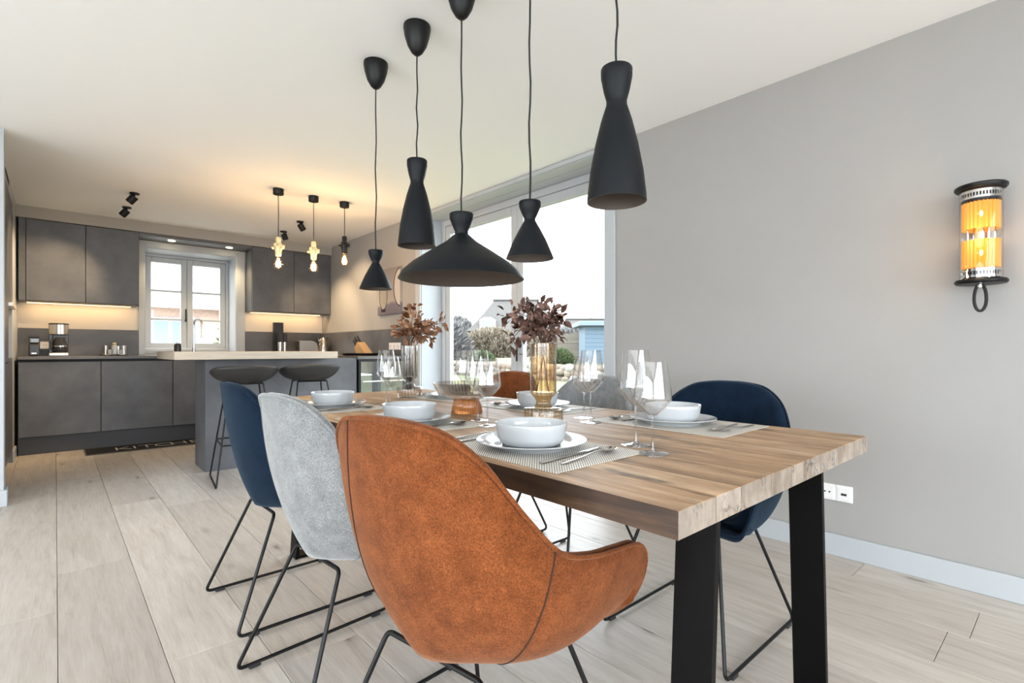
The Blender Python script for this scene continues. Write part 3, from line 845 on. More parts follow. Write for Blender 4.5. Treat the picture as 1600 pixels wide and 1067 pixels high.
# ------------------------------------------------------------------ pendant lamps over the table
SH_TALL = [(.0425, .375), (.0440, .372), (.0435, .350), (.036, .312), (.0285, .285), (.0290, .272), (.044, .225), (.060, .160), (.074, .085), (.0815, .02), (.0830, 0)]
SH_SMALL = [(.0355, .190), (.0370, .187), (.0360, .172), (.027, .150), (.0185, .133), (.0190, .126), (.034, .100), (.055, .060), (.071, .022), (.0800, 0)]
SH_WIDE = [(.0455, .256), (.0470, .253), (.0460, .236), (.035, .208), (.0255, .186), (.0270, .176), (.062, .145), (.125, .105), (.190, .062), (.228, .028), (.2435, 0)]
def pendant(kind, y, zbot, label):
    prof = dict(t=SH_TALL, s=SH_SMALL, w=SH_WIDE)[kind]
    root = thing('pendant_lamp', label, 'pendant lamp', (1.18, y, zbot), 0, 'black pendant lamps over the dining table')
    top = prof[0][1]
    neck = min(range(len(prof)), key=lambda i: prof[i][0] if 2 < i < len(prof) - 2 else 9)
    inner = [(max(r - .003, .002), z) for r, z in prof[neck:]][::-1]
    full = [(0, top)] + prof + inner + [(0, prof[neck][1])]
    mis = [0] * (len(prof)) + [1] * (len(full) - len(prof))
    bm = bmesh.new(); lathe(bm, full, n=56, mis=mis)
    finish(bm, 'shade', [MAT['shade'], MAT['shadein']], root, 35)
    hz = ZC - zbot
    turned('canopy', [(0, hz - .001), (.0585, hz - .001), (.0595, hz - .012), (.054, hz - .045), (.042, hz - .085), (.025, hz - .115), (.012, hz - .127), (0, hz - .130)], MAT['black'], root, n=40)
    rnd = random.Random(y)
    n = 12; z0, z1 = top - .002, hz - .125
    ph = rnd.uniform(0, 6)
    pts = [(.0022 * math.sin(ph + k * 1.3) * (0 < k < n), .0022 * math.cos(ph + k * 1.7) * (0 < k < n), z0 + (z1 - z0) * k / n) for k in range(n + 1)]
    rod('cord', pts, .0032, MAT['cord'], root, 8)
pendant('s', 2.325, 1.302, 'small flared black pendant lamp nearest the kitchen')
pendant('t', 1.94, 1.455, 'tall narrow black pendant lamp left of the wide dish pendant')
pendant('w', 1.612, 1.275, 'wide dish-shaped black pendant lamp in the middle of the row')
pendant('s', 1.228, 1.305, 'small flared black pendant lamp between the wide dish and the near tall pendant')
pendant('t', .875, 1.418, 'tall narrow black pendant lamp nearest the viewer')

# ------------------------------------------------------------------ wall lamp
wl = thing('wall_lamp', 'cylindrical glass wall lamp with two glowing amber ribbed tubes and black caps', 'wall lamp', (2.735, .266, 1.262))
turned('bottom_cap', [(0, 0), (.076, 0), (.081, .006), (.081, .012), (.076, .018), (0, .018)], MAT['black'], wl, n=40)
turned('top_cap', [(0, .372), (.076, .372), (.081, .378), (.081, .386), (.076, .391), (0, .391)], MAT['black'], wl, n=40)
turned('glass_tube', [(.066, .018), (.066, .372), (.064, .372), (.064, .018)], thin_glass('lamp_tube_glass', (.98, .98, .98), .5, .25), wl, n=48, close=True)
def perforated_ring(z0, z1):
    n = 40
    bm = bmesh.new()
    lathe(bm, [(.0615, z0), (.0615, z0 + .010)], n=48); lathe(bm, [(.0615, z1 - .010), (.0615, z1)], n=48)
    for i in range(n):
        a = 2 * PI * i / n
        c, s = math.cos(a), math.sin(a); d = .0022
        q = [(.0615 * c - s * d, .0615 * s + c * d, z0 + .009), (.0615 * c + s * d, .0615 * s - c * d, z0 + .009), (.0615 * c + s * d, .0615 * s - c * d, z1 - .009), (.0615 * c - s * d, .0615 * s + c * d, z1 - .009)]
        bm.faces.new([bm.verts.new(v) for v in q])
    finish(bm, 'slotted_ring', MAT['chrome'], wl)
    turned('ring_liner', [(.054, z0), (.054, z1)], MAT['black'], wl, n=40)
perforated_ring(.024, .058); perforated_ring(.332, .366)
turned('ring_liner', [(.056, .32), (.062, .325), (.062, .333)], MAT['black'], wl, n=40)
am = emis('amber_glow', (1.0, .40, .03), .15); am.node_tree.nodes['Principled BSDF'].inputs['Base Color'].default_value = (.45, .17, .015, 1)
am2 = emis('amber_glow_core', (1.0, .70, .25), 1.2)
for z0, z1 in ((.062, .172), (.215, .325)):
    bm = bmesh.new(); lathe(bm, [(.056, z0), (.056, z1)], n=112, ribs=28, rib=.05)
    t = finish(bm, 'amber_tube', am, wl, 60)
    bm = bmesh.new(); bmesh.ops.create_icosphere(bm, subdivisions=2, radius=.012, matrix=Matrix.Translation((-.05, -.005, (z0 + z1) / 2)) @ Matrix.Diagonal((.7, 1, 1.2, 1)))
    finish(bm, 'bulb_glow', am2, wl, 180)
turned('inner_rod', [(.012, .172), (.012, .215)], MAT['chrome'], wl, n=16)
for a in (.6, 2.2, 3.8, 5.2):
    rod('tie_rod', [(.045 * math.cos(a), .045 * math.sin(a), .02), (.045 * math.cos(a), .045 * math.sin(a), .37)], .003, MAT['chrome'], wl, 6)
bm = bmesh.new(); bx(bm, .062, .104, -.02, .02, .165, .225, bev=.006)
finish(bm, 'wall_bracket', MAT['chrome'], wl)
cpts = []
for k in range(21):
    a = -PI / 2 + 2 * PI * k / 20
    cpts.append((-.02 + .004 * math.sin(a * 2), .018 * math.cos(a) , -.058 + .050 * math.sin(a) * (1.0 if math.sin(a) < 0 else 1.15)))
rod('cable_loop', cpts, .0055, MAT['cord'], wl, 8)
turned('cable_gland', [(0, -.014), (.009, -.014), (.009, .0), (0, .0)], MAT['chrome'], wl, c=(-.02, .0, 0), n=16)
pl = bpy.data.lights.new('wall_lamp_light', 'POINT'); pl.energy = .6; pl.color = (1, .62, .25); pl.shadow_soft_size = .05
plo = bpy.data.objects.new('wall_lamp_light', pl); COL.objects.link(plo); plo.location = (2.60, .266, 1.45)

# ------------------------------------------------------------------ wall sockets
def socket_plate(name, label, n, origin, udir, pitch=.071, kinds=None, mat=None, face=None):
    """n gangs along udir ('x' or 'y'), facing -x or -y, origin = first corner low"""
    root = thing(name, label, 'socket', origin)
    mt = mat or MAT['sockw']
    for i in range(n):
        u0 = i * pitch
        bm = bmesh.new()
        if udir == 'y': bx(bm, -.009, 0, u0, u0 + pitch - .001, 0, .078, bev=.002); bx(bm, -.0115, -.008, u0 + .009, u0 + pitch - .010, .010, .068, bev=.001)
        else: bx(bm, u0, u0 + pitch - .001, -.009, 0, 0, .078, bev=.002); bx(bm, u0 + .009, u0 + pitch - .010, -.0115, -.008, .010, .068, bev=.001)
        g = finish(bm, 'gang', mt, root)
        kd = (kinds or ['s'] * n)[i]
        holes = [(-.010, .039, .0042), (.010, .039, .0042)] if kd == 's' else [(0, .036, .008)]
        bm = bmesh.new()
        for du, z, r in holes:
            u = u0 + pitch / 2 + du
            if kd == 's':
                for k in range(10):
                    pass
                pts = [(math.cos(2 * PI * k / 12) * r, math.sin(2 * PI * k / 12) * r) for k in range(12)]
            else: pts = [(-.012, -.005), (.012, -.005), (.012, .006), (-.012, .006)]
            if udir == 'y': prism(bm, [(u + a, z + b) for a, b in pts], -.0125, -.0110, 'x')
            else: prism(bm, [(u + a, z + b) for a, b in pts], -.0125, -.0110, 'y')
        finish(bm, 'opening', MAT['blackpl'], g)
    return root
socket_plate('wall_socket', 'white multi-gang socket plate low on the greige wall behind the table leg', 4, (XR, .728, .267), 'y', kinds=['d', 's', 's', 's'])

# ------------------------------------------------------------------ kitchen: base units, worktop, uppers
YF = 6.66
def base_unit(x0, x1, label):
    root = thing('base_cabinet', label, 'cabinet', ((x0 + x1) / 2, 6.95, 0), 0, 'base cabinets under the kitchen worktop')
    w = (x1 - x0) / 2
    box('body', (-w, w, -.265, .285, .165, .909), MAT['gap'], root)
    bm = bmesh.new(); bx(bm, -w + .0028, w - .0028, -.29, -.268, .172, .884, bev=.0015)
    finish(bm, 'door', MAT['dark'], root)
    box('plinth', (-w, w, -.25, -.235, 0, .165), MAT['plinth'], root)
    box('grip_rail', (-w, w, -.262, -.255, .884, .909), MAT['dark'], root)
    return root
base_unit(-.26, .349, 'dark concrete-look base cabinet below the coffee maker')
base_unit(.349, .964, 'dark concrete-look base cabinet below the tray of glasses')
base_unit(.964, 1.60, 'dark concrete-look base cabinet below the sink, half hidden by the bar')
base_unit(1.60, 2.235, 'dark concrete-look base cabinet behind the bar, below the blender')
rc = thing('base_cabinet', 'dark corner base cabinet behind the wine cooler', 'cabinet', (2.53, 6.0, 0), 0, 'base cabinets under the kitchen worktop')
box('body', (-.285, .305, -.66, .655, .1, .909), MAT['dark'], rc); box('plinth', (-.25, .305, -.66, .655, 0, .1), MAT['plinth'], rc)
bm = bmesh.new(); bx(bm, -.265, XR, 6.645, YB - .001, .91, .94, bev=.002); bx(bm, 2.225, XR - .001, 4.765, 6.645, .91, .94, bev=.002)
tag(finish(bm, 'worktop', MAT['darktop']), 'thin dark worktop running along the back wall and the right wall', 'worktop')
bsp = [('backsplash', (-.28, .714, YB - .012, YB, .9405, 1.228), 'dark backsplash panel behind the coffee maker'),
       ('backsplash', (1.834, XR - .013, YB - .012, YB, .9405, 1.243), 'dark backsplash panel behind the blender and kettle'),
       ('backsplash', (XR - .0125, XR - .0008, 4.82, YB - .0125, .9405, 1.24), 'dark backsplash panel on the right wall behind the knife block')]
for n_, d_, l_ in bsp:
    tag(box(n_, d_, MAT['dark'], None, .001), l_, 'backsplash')
def upper(x0, x1, splits, label, filler=None):
    root = thing('wall_cabinet', label, 'cabinet', ((x0 + x1) / 2, 7.08, 1.49), 0, 'wall cabinets in the kitchen')
    c = (x0 + x1) / 2
    box('body', (x0 - c, x1 - c, -.12, .155, 0, .808), MAT['dark'], root); box('door_gap_backing', (x0 - c + .001, x1 - c - .001, -.1395, -.1205, .003, .807), MAT['gap'], root)
    for a, b in zip(splits[:-1], splits[1:]):
        bm = bmesh.new(); bx(bm, a - c + .0025, b - c - .0025, -.16, -.141, .004, .806, bev=.0015)
        finish(bm, 'door', MAT['dark'], root)
    if filler: box('filler', (filler[0] - c, filler[1] - c - .002, -.155, -.141, .004, .806), MAT['dark'], root)
    box('light_strip', (x0 - c + .05, x1 - c - .05, .10, .115, -.006, -.0005), emis('led_warm', (1, .68, .32), 1.2), root)
    return root
upper(-.265, .688, [-.215, .238, .688], 'dark wall cabinet with two doors left of the kitchen window', (-.265, -.215))
upper(1.84, 2.838, [1.84, 2.347, 2.838], 'dark wall cabinet with two doors right of the kitchen window')
area('led_under_left_cabinet', (.21, 7.12, 1.482), (math.radians(12), 0, 0), .85, .03, .5, (1, .64, .29))
area('led_under_right_cabinet', (2.34, 7.12, 1.482), (math.radians(12), 0, 0), .9, .03, .5, (1, .64, .29))
br = thing('light_bridge', 'dark bridging panel with two downlights above the kitchen window', 'light panel', (1.264, 7.08, 2.27))
box('panel', (-.574, .574, -.16, .158, 0, .03), MAT['dark'], br)
for dx in (-.255, .345):
    turned('downlight', [(0, -.002), (.030, -.002), (.034, -.004), (.036, -.0005), (.036, .0)], emis('downlight_glow', (1, .80, .50), 8), br, c=(dx, -.03, 0), n=20)
    sp = bpy.data.lights.new('downlight_beam', 'SPOT'); sp.energy = 9; sp.color = (1, .74, .42); sp.spot_size = math.radians(110); sp.spot_blend = .8; sp.shadow_soft_size = .03
    so = bpy.data.objects.new('downlight_beam', sp); COL.objects.link(so); so.location = (1.264 + dx, 7.05, 2.255)

# tall units at the far left behind the partition
tu = thing('tall_cabinet', 'tall dark cabinet front at the left edge beside the partition', 'cabinet', (-.6, 5.26, 0))
box('body', (-.34, .30, -.53, .53, .1, 2.298), MAT['dark'], tu)
box('plinth', (-.34, .26, -.53, .53, 0, .1), MAT['plinth'], tu)
bm = bmesh.new(); bx(bm, .3005, .32, -.528, .528, .905, 2.296, bev=.002); finish(bm, 'door', MAT['dark'], tu)
bm = bmesh.new(); bx(bm, .3005, .32, -.528, .528, .105, .895, bev=.002); finish(bm, 'door', MAT['dark'], tu)
nc = thing('hob_cabinet', 'dark base cabinet with open lit niche next to the white column', 'cabinet', (-.6, 6.07, 0))
box('body', (-.34, .318, -.275, .285, .1, .93), MAT['dark'], nc)
box('plinth', (-.34, .26, -.275, .285, 0, .1), MAT['plinth'], nc)
box('niche_back', (-.34, -.32, -.275, .285, .932, 1.36), MAT['dark'], nc)
hd = thing('hob_wall_cabinet', 'dark wall cabinet with steel hood lip over the lit niche', 'cabinet', (-.6, 6.07, 1.36))
box('body', (-.34, .318, -.275, .285, .03, .938), MAT['dark'], hd)
box('hood_lip', (-.34, .345, -.275, .285, 0, .028), MAT['brushed'], hd)
vg = thing('vent_grille', 'small dark slotted vent high on the white wall above the tall cabinet', 'vent', (-.2845, 5.5, 2.335))
box('frame', (-.002, .003, -.35, .35, -.005, .055), MAT['white'], vg)
for k in range(3): box('slot', (.0025, .004, -.33, .33, .004 + k * .016, .015 + k * .016), MAT['gap'], vg)
vg.location.x = -.283

# ------------------------------------------------------------------ bar / island with cooler and stools
isl = thing('breakfast_counter', 'dark concrete-look panel block carrying the breakfast bar', 'bar counter', (1.57, 4.985, 0))
box('core', (-.64, .64, -.19, .19, 0.001, .9245), MAT['dark'], isl)
box('front_panel', (-.654, .65, -.205, -.191, 0.001, .9245), MAT['dark'], isl, .001)
box('side_panel', (-.654, -.641, -.190, .205, 0.001, .9245), MAT['dark'], isl, .001)
bm = bmesh.new(); bx(bm, .668, 1.93, 4.545, 5.43, .9255, .988, bev=.003)
tag(finish(bm, 'oak_worktop', MAT['bar']), 'thick pale oak breakfast bar top', 'bar top')
wc = thing('wine_cooler', 'black glass-door wine cooler at the end of the right worktop', 'wine cooler', (2.53, 5.05, 0))
box('body', (-.295, .30, -.255, .28, .06, .9085), MAT['blackpl'], wc)
box('plinth', (-.295, .30, -.23, .28, 0, .06), MAT['plinth'], wc)
dr = box('door_frame', (-.295, .30, -.285, -.257, .062, .906), MAT['black'], wc, .002)
bm = bmesh.new(); bm.faces.new([bm.verts.new(v) for v in ((-.272, -.2865, .09), (.277, -.2865, .09), (.277, -.2865, .885), (-.272, -.2865, .885))])
finish(bm, 'glass', plain('cooler_mirror_glass', (.02, .025, .03), .02, 0, **{'Specular IOR Level': 1.0, 'Coat Weight': 1.0, 'Coat Roughness': .01, 'Coat IOR': 2.2}), dr)
for z in (.30, .50, .68): box('shelf_edge', (-.25, .255, -.2885, -.287, z, z + .012), MAT['brushed'], dr)
def make_stool():
    root = empty('bar_stool')
    rimp = [(.17, 0, .775), (.165, .12, .780), (.11, .205, .80), (.0, .24, .835), (-.11, .215, .862), (-.175, .12, .872)]
    rimf = rimp + [(-.195, 0, .875)] + [(x, -y, z) for x, y, z in rimp[:0:-1]]
    rim = catmull(rimf, 5)
    bm, outer = shell_mesh(rim, (.0, 0), (.10, .11), .745, (.0, 0), (.10, .11), .758, .009, nt=10, bulge=.55, ibulge=.55)
    finish(bm, 'seat_shell', MAT['charcoal'], root, 180)
    for s in (-1, 1):
        pts = fillet([(-.08, s * .10, .748), (-.10, s * .115, .742), (-.245, s * .215, .010), (.245, s * .215, .010), (.10, s * .115, .742), (.08, s * .10, .748)], .02)
        rod('leg_frame', pts, .0065, MAT['black'], root)
    for x_, z_ in ((-.187, .30), (.187, .30)):
        rod('foot_rest', [(x_, -.176, z_), (x_, .176, z_)], .0055, MAT['black'], root)
    for s in (-1, 1): rod('foot_rest', [(-.187, s * .176, .30), (.187, s * .176, .30)], .0055, MAT['black'], root)
    for s in (-1, 1): rod('seat_rail', [(s * .1, -.115, .743), (s * .1, .115, .743)], .0055, MAT['black'], root)
    return root
st = make_stool(); st2 = copy_tree(st)
for o, x_, l_ in ((st, 1.10, 'charcoal bar stool at the left end of the breakfast bar'), (st2, 1.60, 'charcoal bar stool at the right of the breakfast bar, nearer the wine cooler')):
    o.location = (x_, 4.345, 0); o.rotation_euler = (0, 0, PI / 2 - .12)
    tag(o, l_, 'bar stool', 'bar stools at the breakfast bar')

# ------------------------------------------------------------------ kitchen mat with lettering
rg = thing('kitchen_mat', 'black kitchen floor mat with white lettering', 'mat', (.212, 6.262, 0))
box('pile', (.012, 1.5, .012, .40, .0005, .007), MAT['rug'], rg)
bm = bmesh.new()
bx(bm, 0, 1.51, 0, .0118, .0003, .006); bx(bm, 0, .0118, .0118, .41, .0003, .006); bx(bm, .0118, 1.51, .4005, .41, .0003, .006)
finish(bm, 'border', MAT['rugedge'], rg)
def letters(word, xs, size, y, z, parent, mat):
    for chx, x_ in zip(word, xs):
        cu = bpy.data.curves.new('letter', 'FONT'); cu.body = chx; cu.size = size; cu.align_x = 'CENTER'; cu.extrude = .0004; cu.offset = -.0045
        tmp = bpy.data.objects.new('tmp', cu); COL.objects.link(tmp)
        me = bpy.data.meshes.new_from_object(tmp.evaluated_get(bpy.context.evaluated_depsgraph_get()))
        bpy.data.objects.remove(tmp); bpy.data.curves.remove(cu)
        me.materials.clear(); me.materials.append(mat)
        o = bpy.data.objects.new('letter', me); COL.objects.link(o); o.parent = parent
        o.location = (x_, y, z)
letters('KITCHEN', [.30, .395, .495, .635, .775, .925, 1.075], .25, .12, .0076, rg, MAT['ink'])

# ------------------------------------------------------------------ small things on the worktops
CT = .9402
cm = thing('coffee_maker', 'steel and black filter coffee maker with glass carafe', 'coffee maker', (.028, 6.97, CT))
bm = bmesh.new(); bx(bm, -.075, .075, -.09, .10, .0, .035, bev=.008, seg=2); finish(bm, 'base', MAT['brushed'], cm)
bm = bmesh.new(); bx(bm, -.075, -.045, -.02, .10, .035, .22, bev=.004); bx(bm, -.045, .075, .04, .10, .035, .22, bev=.004); finish(bm, 'back_column', MAT['blackpl'], cm)
turned('brew_head', [(0, .215), (.068, .215), (.078, .222), (.078, .318), (0, .318)], MAT['brushed'], cm, n=40)
turned('lid', [(0, .318), (.079, .318), (.079, .330), (.07, .335), (0, .336)], MAT['blackpl'], cm, n=40)
turned('carafe', [(0, .037), (.05, .037), (.056, .05), (.058, .10), (.048, .15), (.040, .17), (.038, .19), (0, .19)], MAT['coffee'], cm, c=(.012, -.035, 0), n=32)
turned('carafe_band', [(.0592, .095), (.0592, .105)], MAT['brushed'], cm, c=(.012, -.035, 0), n=32)
rod('carafe_handle', fillet([(-.03, -.085, .165), (-.055, -.118, .165), (-.055, -.118, .065), (-.03, -.085, .06)], .02), .008, MAT['blackpl'], cm)
gd = thing('coffee_grinder', 'small black coffee grinder left of the coffee maker', 'coffee grinder', (-.155, 6.97, CT))
bm = bmesh.new(); bx(bm, -.042, .042, -.05, .05, 0, .125, bev=.012, seg=2); finish(bm, 'housing', MAT['blackpl'], gd)
bm = bmesh.new(); bx(bm, -.040, .040, -.048, .048, .126, .185, bev=.012, seg=2); finish(bm, 'hopper', plain('smoked_hopper', (.06, .06, .065), .05), gd)
box('hopper_lid', (-.042, .042, -.05, .05, .186, .202), MAT['blackpl'], gd, .005)
box('badge', (-.018, .018, -.0515, -.0502, .022, .034), MAT['brushed'], gd)
socket_plate('wall_socket', 'single white socket on the backsplash between grinder and coffee maker', 1, (-.117, YB - .0125, 1.012), 'x', .078)
tr = thing('serving_tray', 'oval metal tray left of the kitchen window', 'tray', (.475, 6.98, CT))
bm = bmesh.new(); lathe(bm, [(0, .001), (.9, .001), (1.0, .011), (.985, .012), (.89, .004), (0, .004)], n=40)
for v in bm.verts: v.co.x *= .13; v.co.y *= .085
finish(bm, 'dish', MAT['steel'], tr, 50)
def tumbler(x_, y_, h_, r_, lab, mat):
    o = turned('tumbler', [(0, 0), (r_ * .86, 0), (r_, h_), (r_ - .003, h_), (r_ * .82, .006), (0, .006)], mat, n=24)
    o.location = (x_, y_, CT + .0045); tag(o, lab, 'cup', 'cups on the serving tray')
tumbler(.405, 6.985, .105, .023, 'tall bronze cup at the left of the serving tray', MAT['brushed'])
tumbler(.435, 6.94, .062, .020, 'short white cup at the front left of the serving tray', MAT['porcelain'])
tumbler(.530, 6.945, .062, .020, 'short white cup at the front right of the serving tray', MAT['porcelain'])
tumbler(.515, 7.01, .10, .019, 'narrow steel cup behind the sugar pot on the serving tray', MAT['steel'])
tumbler(.560, 6.99, .105, .023, 'tall bronze cup at the right of the serving tray', MAT['brushed'])
sp_ = thing('sugar_pot', 'white lidded pot in the middle of the serving tray', 'pot', (.478, 6.965, CT + .0045))
turned('pot', [(0, 0), (.024, 0), (.026, .02), (.026, .095), (.018, .11), (0, .11)], MAT['porcelain'], sp_, n=24)
turned('lid_knob', [(.014, .11), (.010, .116), (.020, .124), (.014, .134), (0, .136)], MAT['brass'], sp_, n=20)
so_ = thing('soap_dispenser', 'dark soap dispenser with steel pump by the kitchen window', 'soap dispenser', (1.063, 7.02, CT))
turned('bottle', [(0, 0), (.034, 0), (.036, .01), (.036, .115), (.028, .135), (.012, .142), (0, .142)], MAT['blackpl'], so_, n=28)
turned('pump', [(.013, .142), (.013, .158), (.005, .160), (.005, .182), (.012, .183), (.012, .192), (0, .193)], MAT['chrome'], so_, n=16)
rod('nozzle', [(0, 0, .187), (-.02, -.03, .187), (-.022, -.034, .182)], .004, MAT['chrome'], so_, 6)
fa = thing('kitchen_tap', 'tall chrome gooseneck tap at the sink below the kitchen window', 'tap', (1.235, 7.08, CT))
turned('tap_base', [(0, 0), (.026, 0), (.026, .006), (.018, .012), (.018, .09), (0, .09)], MAT['chrome'], fa, n=24)
ap = [(0, 0, .09)] + [(0, 0, .09 + .27 * k / 4) for k in range(1, 5)]
for k in range(1, 13):
    a = PI - PI * k / 12 * 1.02
    ap.append((0 + .03 * (1 + math.cos(a)), -.065 * (1 + math.cos(a)), .36 + .07 * math.sin(a)))
ap.append((.062, -.132, .20))
rod('spout', ap, .0115, MAT['chrome'], fa, 12)
rod('lever', [(.018, 0, .06), (.06, -.02, .075)], .006, MAT['chrome'], fa, 8)
sk = box('sink', (1.0, 1.55, 6.76, 7.16, .9403, .9425), MAT['brushed'], None, .001)
tag(sk, 'flat steel sink rim in the worktop below the kitchen window', 'sink')
def canister(name, label, x_, y_, w_, h_, split, cat='canister'):
    r = thing(name, label, cat, (x_, y_, CT))
    turned('cup', [(0, 0), (w_, 0), (w_, split), (0, split)], MAT['brushed'], r, n=24)
    bm = bmesh.new(); bx(bm, -w_ * .97, w_ * .97, -w_ * .97, w_ * .97, split, h_, bev=.006); finish(bm, 'motor', MAT['blackpl'], r)
    return r
canister('pepper_mill', 'steel and black electric mill, front one behind the bar top', 2.185, 6.96, .031, .285, .165, 'mill')
canister('salt_mill', 'shorter steel and black electric mill right of the taller one behind the bar top', 2.25, 6.99, .026, .28, .165, 'mill')
pb = thing('knife_magnet_block', 'tall flat dark block behind the steel mills', 'block', (2.20, 7.10, CT))
box('slab', (-.06, .06, -.03, .03, 0, .425), MAT['blackpl'], pb, .004); box('foot', (-.07, .07, -.05, .05, 0, .012), MAT['blackpl'], pb, .002)
to = thing('toaster', 'brushed steel toaster in the far right corner of the worktop', 'toaster', (2.515, 6.93, CT))
bm = bmesh.new(); prism(bm, [(-.125, .01), (.13, .01), (.125, .09), (.105, .15), (.07, .178), (.02, .186), (-.115, .186), (-.125, .178)], -.08, .08, 'y')
bmesh.ops.bevel(bm, geom=bm.edges[:], offset=.004, segments=1, affect='EDGES')
finish(bm, 'casing', MAT['brushed'], to)
for s in (-.03, .03): box('slot', (-.09, .03, s - .012, s + .012, .1862, .1872), MAT['gap'], to)
box('lever', (-.135, -.126, -.02, .02, .09, .105), MAT['blackpl'], to, .003)
box('foot', (-.12, .12, -.07, .07, 0, .0098), MAT['blackpl'], to)
ke = thing('kettle', 'polished steel kettle beside the toaster', 'kettle', (2.728, 6.90, CT))
turned('body', [(0, .012), (.078, .012), (.076, .05), (.064, .15), (.052, .20), (.046, .215), (.018, .222), (.012, .235), (0, .238)], MAT['steel'], ke, n=40)
turned('base', [(0, 0), (.082, 0), (.082, .010), (0, .0118)], MAT['blackpl'], ke, n=32)
rod('handle', fillet([(.02, -.04, .215), (.03, -.095, .235), (.04, -.125, .12), (.03, -.075, .05)], .03), .010, MAT['blackpl'], ke)
bm = bmesh.new(); prism(bm, [(-.052, .205), (-.085, .212), (-.06, .165)], -.014, .014, 'y'); finish(bm, 'spout', MAT['steel'], ke)
# knife block on a round black board
td = turned('round_board', [(0, 0), (.20, 0), (.222, .012), (.225, .026), (.218, .028), (.20, .022), (0, .020)], MAT['black'], n=48)
td.location = (2.56, 5.36, CT); tag(td, 'round black tray under the knife block', 'tray')
kb = thing('knife_block', 'slanted wooden knife block with black-handled knives', 'knife block', (2.56, 5.36, CT + .0225), PI / 2)
bm = bmesh.new(); prism(bm, [(-.16, 0), (.07, 0), (.115, .062), (.04, .128)], -.045, .045, 'y'); finish(bm, 'block', MAT['blocky'], kb)
dirv = Vector((.23, 0, .19)).normalized(); dirv = Vector((.76, 0, .65))
for i, (t, yy) in enumerate(((.12, -.02), (.12, .02), (.40, -.025), (.40, .015), (.68, -.02), (.68, .02), (.9, 0))):
    p = Vector((.115, 0, .062)) * (1 - t) + Vector((.04, 0, .128)) * t + Vector((0, yy, 0))
    bm = bmesh.new(); tube(bm, [p, p + dirv * .02], .0065, 6); tube(bm, [p + dirv * .02, p + dirv * .05, p + dirv * .115], [.008, .0095, .008], 6)
    finish(bm, 'knife_handle', MAT['blackpl'], kb, 50)
socket_plate('wall_socket', 'triple white socket on the right wall backsplash beyond the smoky vase', 3, (XR - .0125, 4.985, 1.005), 'y', .085)

# ------------------------------------------------------------------ bar pendants with glowing filament bulbs
def bulb_pendant(x_, y_, zb, mat, label):
    root = thing('bulb_pendant', label, 'pendant lamp', (x_, y_, zb), 0, 'filament bulb pendants over the breakfast bar')
    hz = ZC - zb
    turned('canopy', [(0, hz - .05), (.043, hz - .05), (.044, hz - .048), (.044, hz - .001), (0, hz - .001)], MAT['black'], root, n=32)
    rod('cord', [(0, 0, .27), (.001, 0, .27 + (hz - .32) * .5), (0, 0, hz - .049)], .0035, MAT['cord'], root)
    turned('socket', [(0, .285), (.020, .284), (.023, .262), (.022, .235), (.030, .228), (.034, .205), (.033, .175), (.027, .160), (.026, .130), (.021, .118), (0, .118)], mat, root, n=24)
    for a, z in ((0.3, .215), (2.2, .195), (3.9, .21), (5.2, .188)):
        bm = bmesh.new(); tube(bm, [(.025 * math.cos(a), .025 * math.sin(a), z), (.052 * math.cos(a), .052 * math.sin(a), z), (.056 * math.cos(a), .056 * math.sin(a), z)], [.010, .010, .014], 10)
        finish(bm, 'switch_knob', mat, root, 50)
    turned('bulb', [(.014, .118), (.019, .105), (.034, .075), (.041, .048), (.038, .024), (.024, .006), (0, 0)], thin_glass('bulb_glass', (1, .80, .52), 1.2, .35), root, n=24)
    bm = bmesh.new()
    for k in range(6):
        a = k * PI / 3
        tube(bm, [(.007 * math.cos(a), .007 * math.sin(a), .098), (.019 * math.cos(a), .019 * math.sin(a), .028)], .003, 5)
    finish(bm, 'filament', emis('filament_glow', (1, .62, .22), 10), root)
    l = bpy.data.lights.new('bulb_light', 'POINT'); l.energy = 3.0; l.color = (1, .76, .50); l.shadow_soft_size = .03
    lo = bpy.data.objects.new('bulb_light', l); COL.objects.link(lo); lo.location = (x_, y_, zb + .055)
bulb_pendant(1.462, 4.71, 1.708, MAT['brass'], 'cream socket filament bulb pendant, leftmost over the breakfast bar')
bulb_pendant(1.774, 4.72, 1.714, MAT['brass'], 'cream socket filament bulb pendant in the middle over the breakfast bar')
bulb_pendant(2.065, 4.71, 1.804, MAT['black'], 'black socket filament bulb pendant, rightmost over the breakfast bar')

# ------------------------------------------------------------------ ceiling spots
def spot(x_, y_, tilt, az, label, power=22):
    root = thing('ceiling_spot', label, 'spotlight', (x_, y_, ZC), 0, 'black ceiling spots in the kitchen')
    turned('mount', [(0, -.012), (.036, -.012), (.038, -.009), (.038, -.0005), (0, -.0005)], MAT['black'], root, n=28)
    rod('arm', [(0, 0, -.012), (0, 0, -.03)], .006, MAT['black'], root)
    bm = bmesh.new(); lathe(bm, [(0, .005), (.031, .005), (.033, .003), (.033, -.066), (.029, -.068), (.027, -.060), (0, -.058)], n=28)
    h = finish(bm, 'head', MAT['black'], root, 40)
    h.location = (0, 0, -.036); h.rotation_euler = (math.radians(tilt), 0, math.radians(az))
    l = bpy.data.lights.new('spot_beam', 'SPOT'); l.energy = power; l.color = (1, .72, .42); l.spot_size = math.radians(80); l.spot_blend = .7; l.shadow_soft_size = .025
    lo = bpy.data.objects.new('spot_beam', l); COL.objects.link(lo)
    d = Matrix.Rotation(math.radians(az), 3, 'Z') @ (Matrix.Rotation(math.radians(tilt), 3, 'X') @ Vector((0, 0, -1)))
    lo.location = Vector((x_, y_, ZC - .036)) + d * .072; lo.rotation_euler = (math.radians(tilt), 0, math.radians(az))
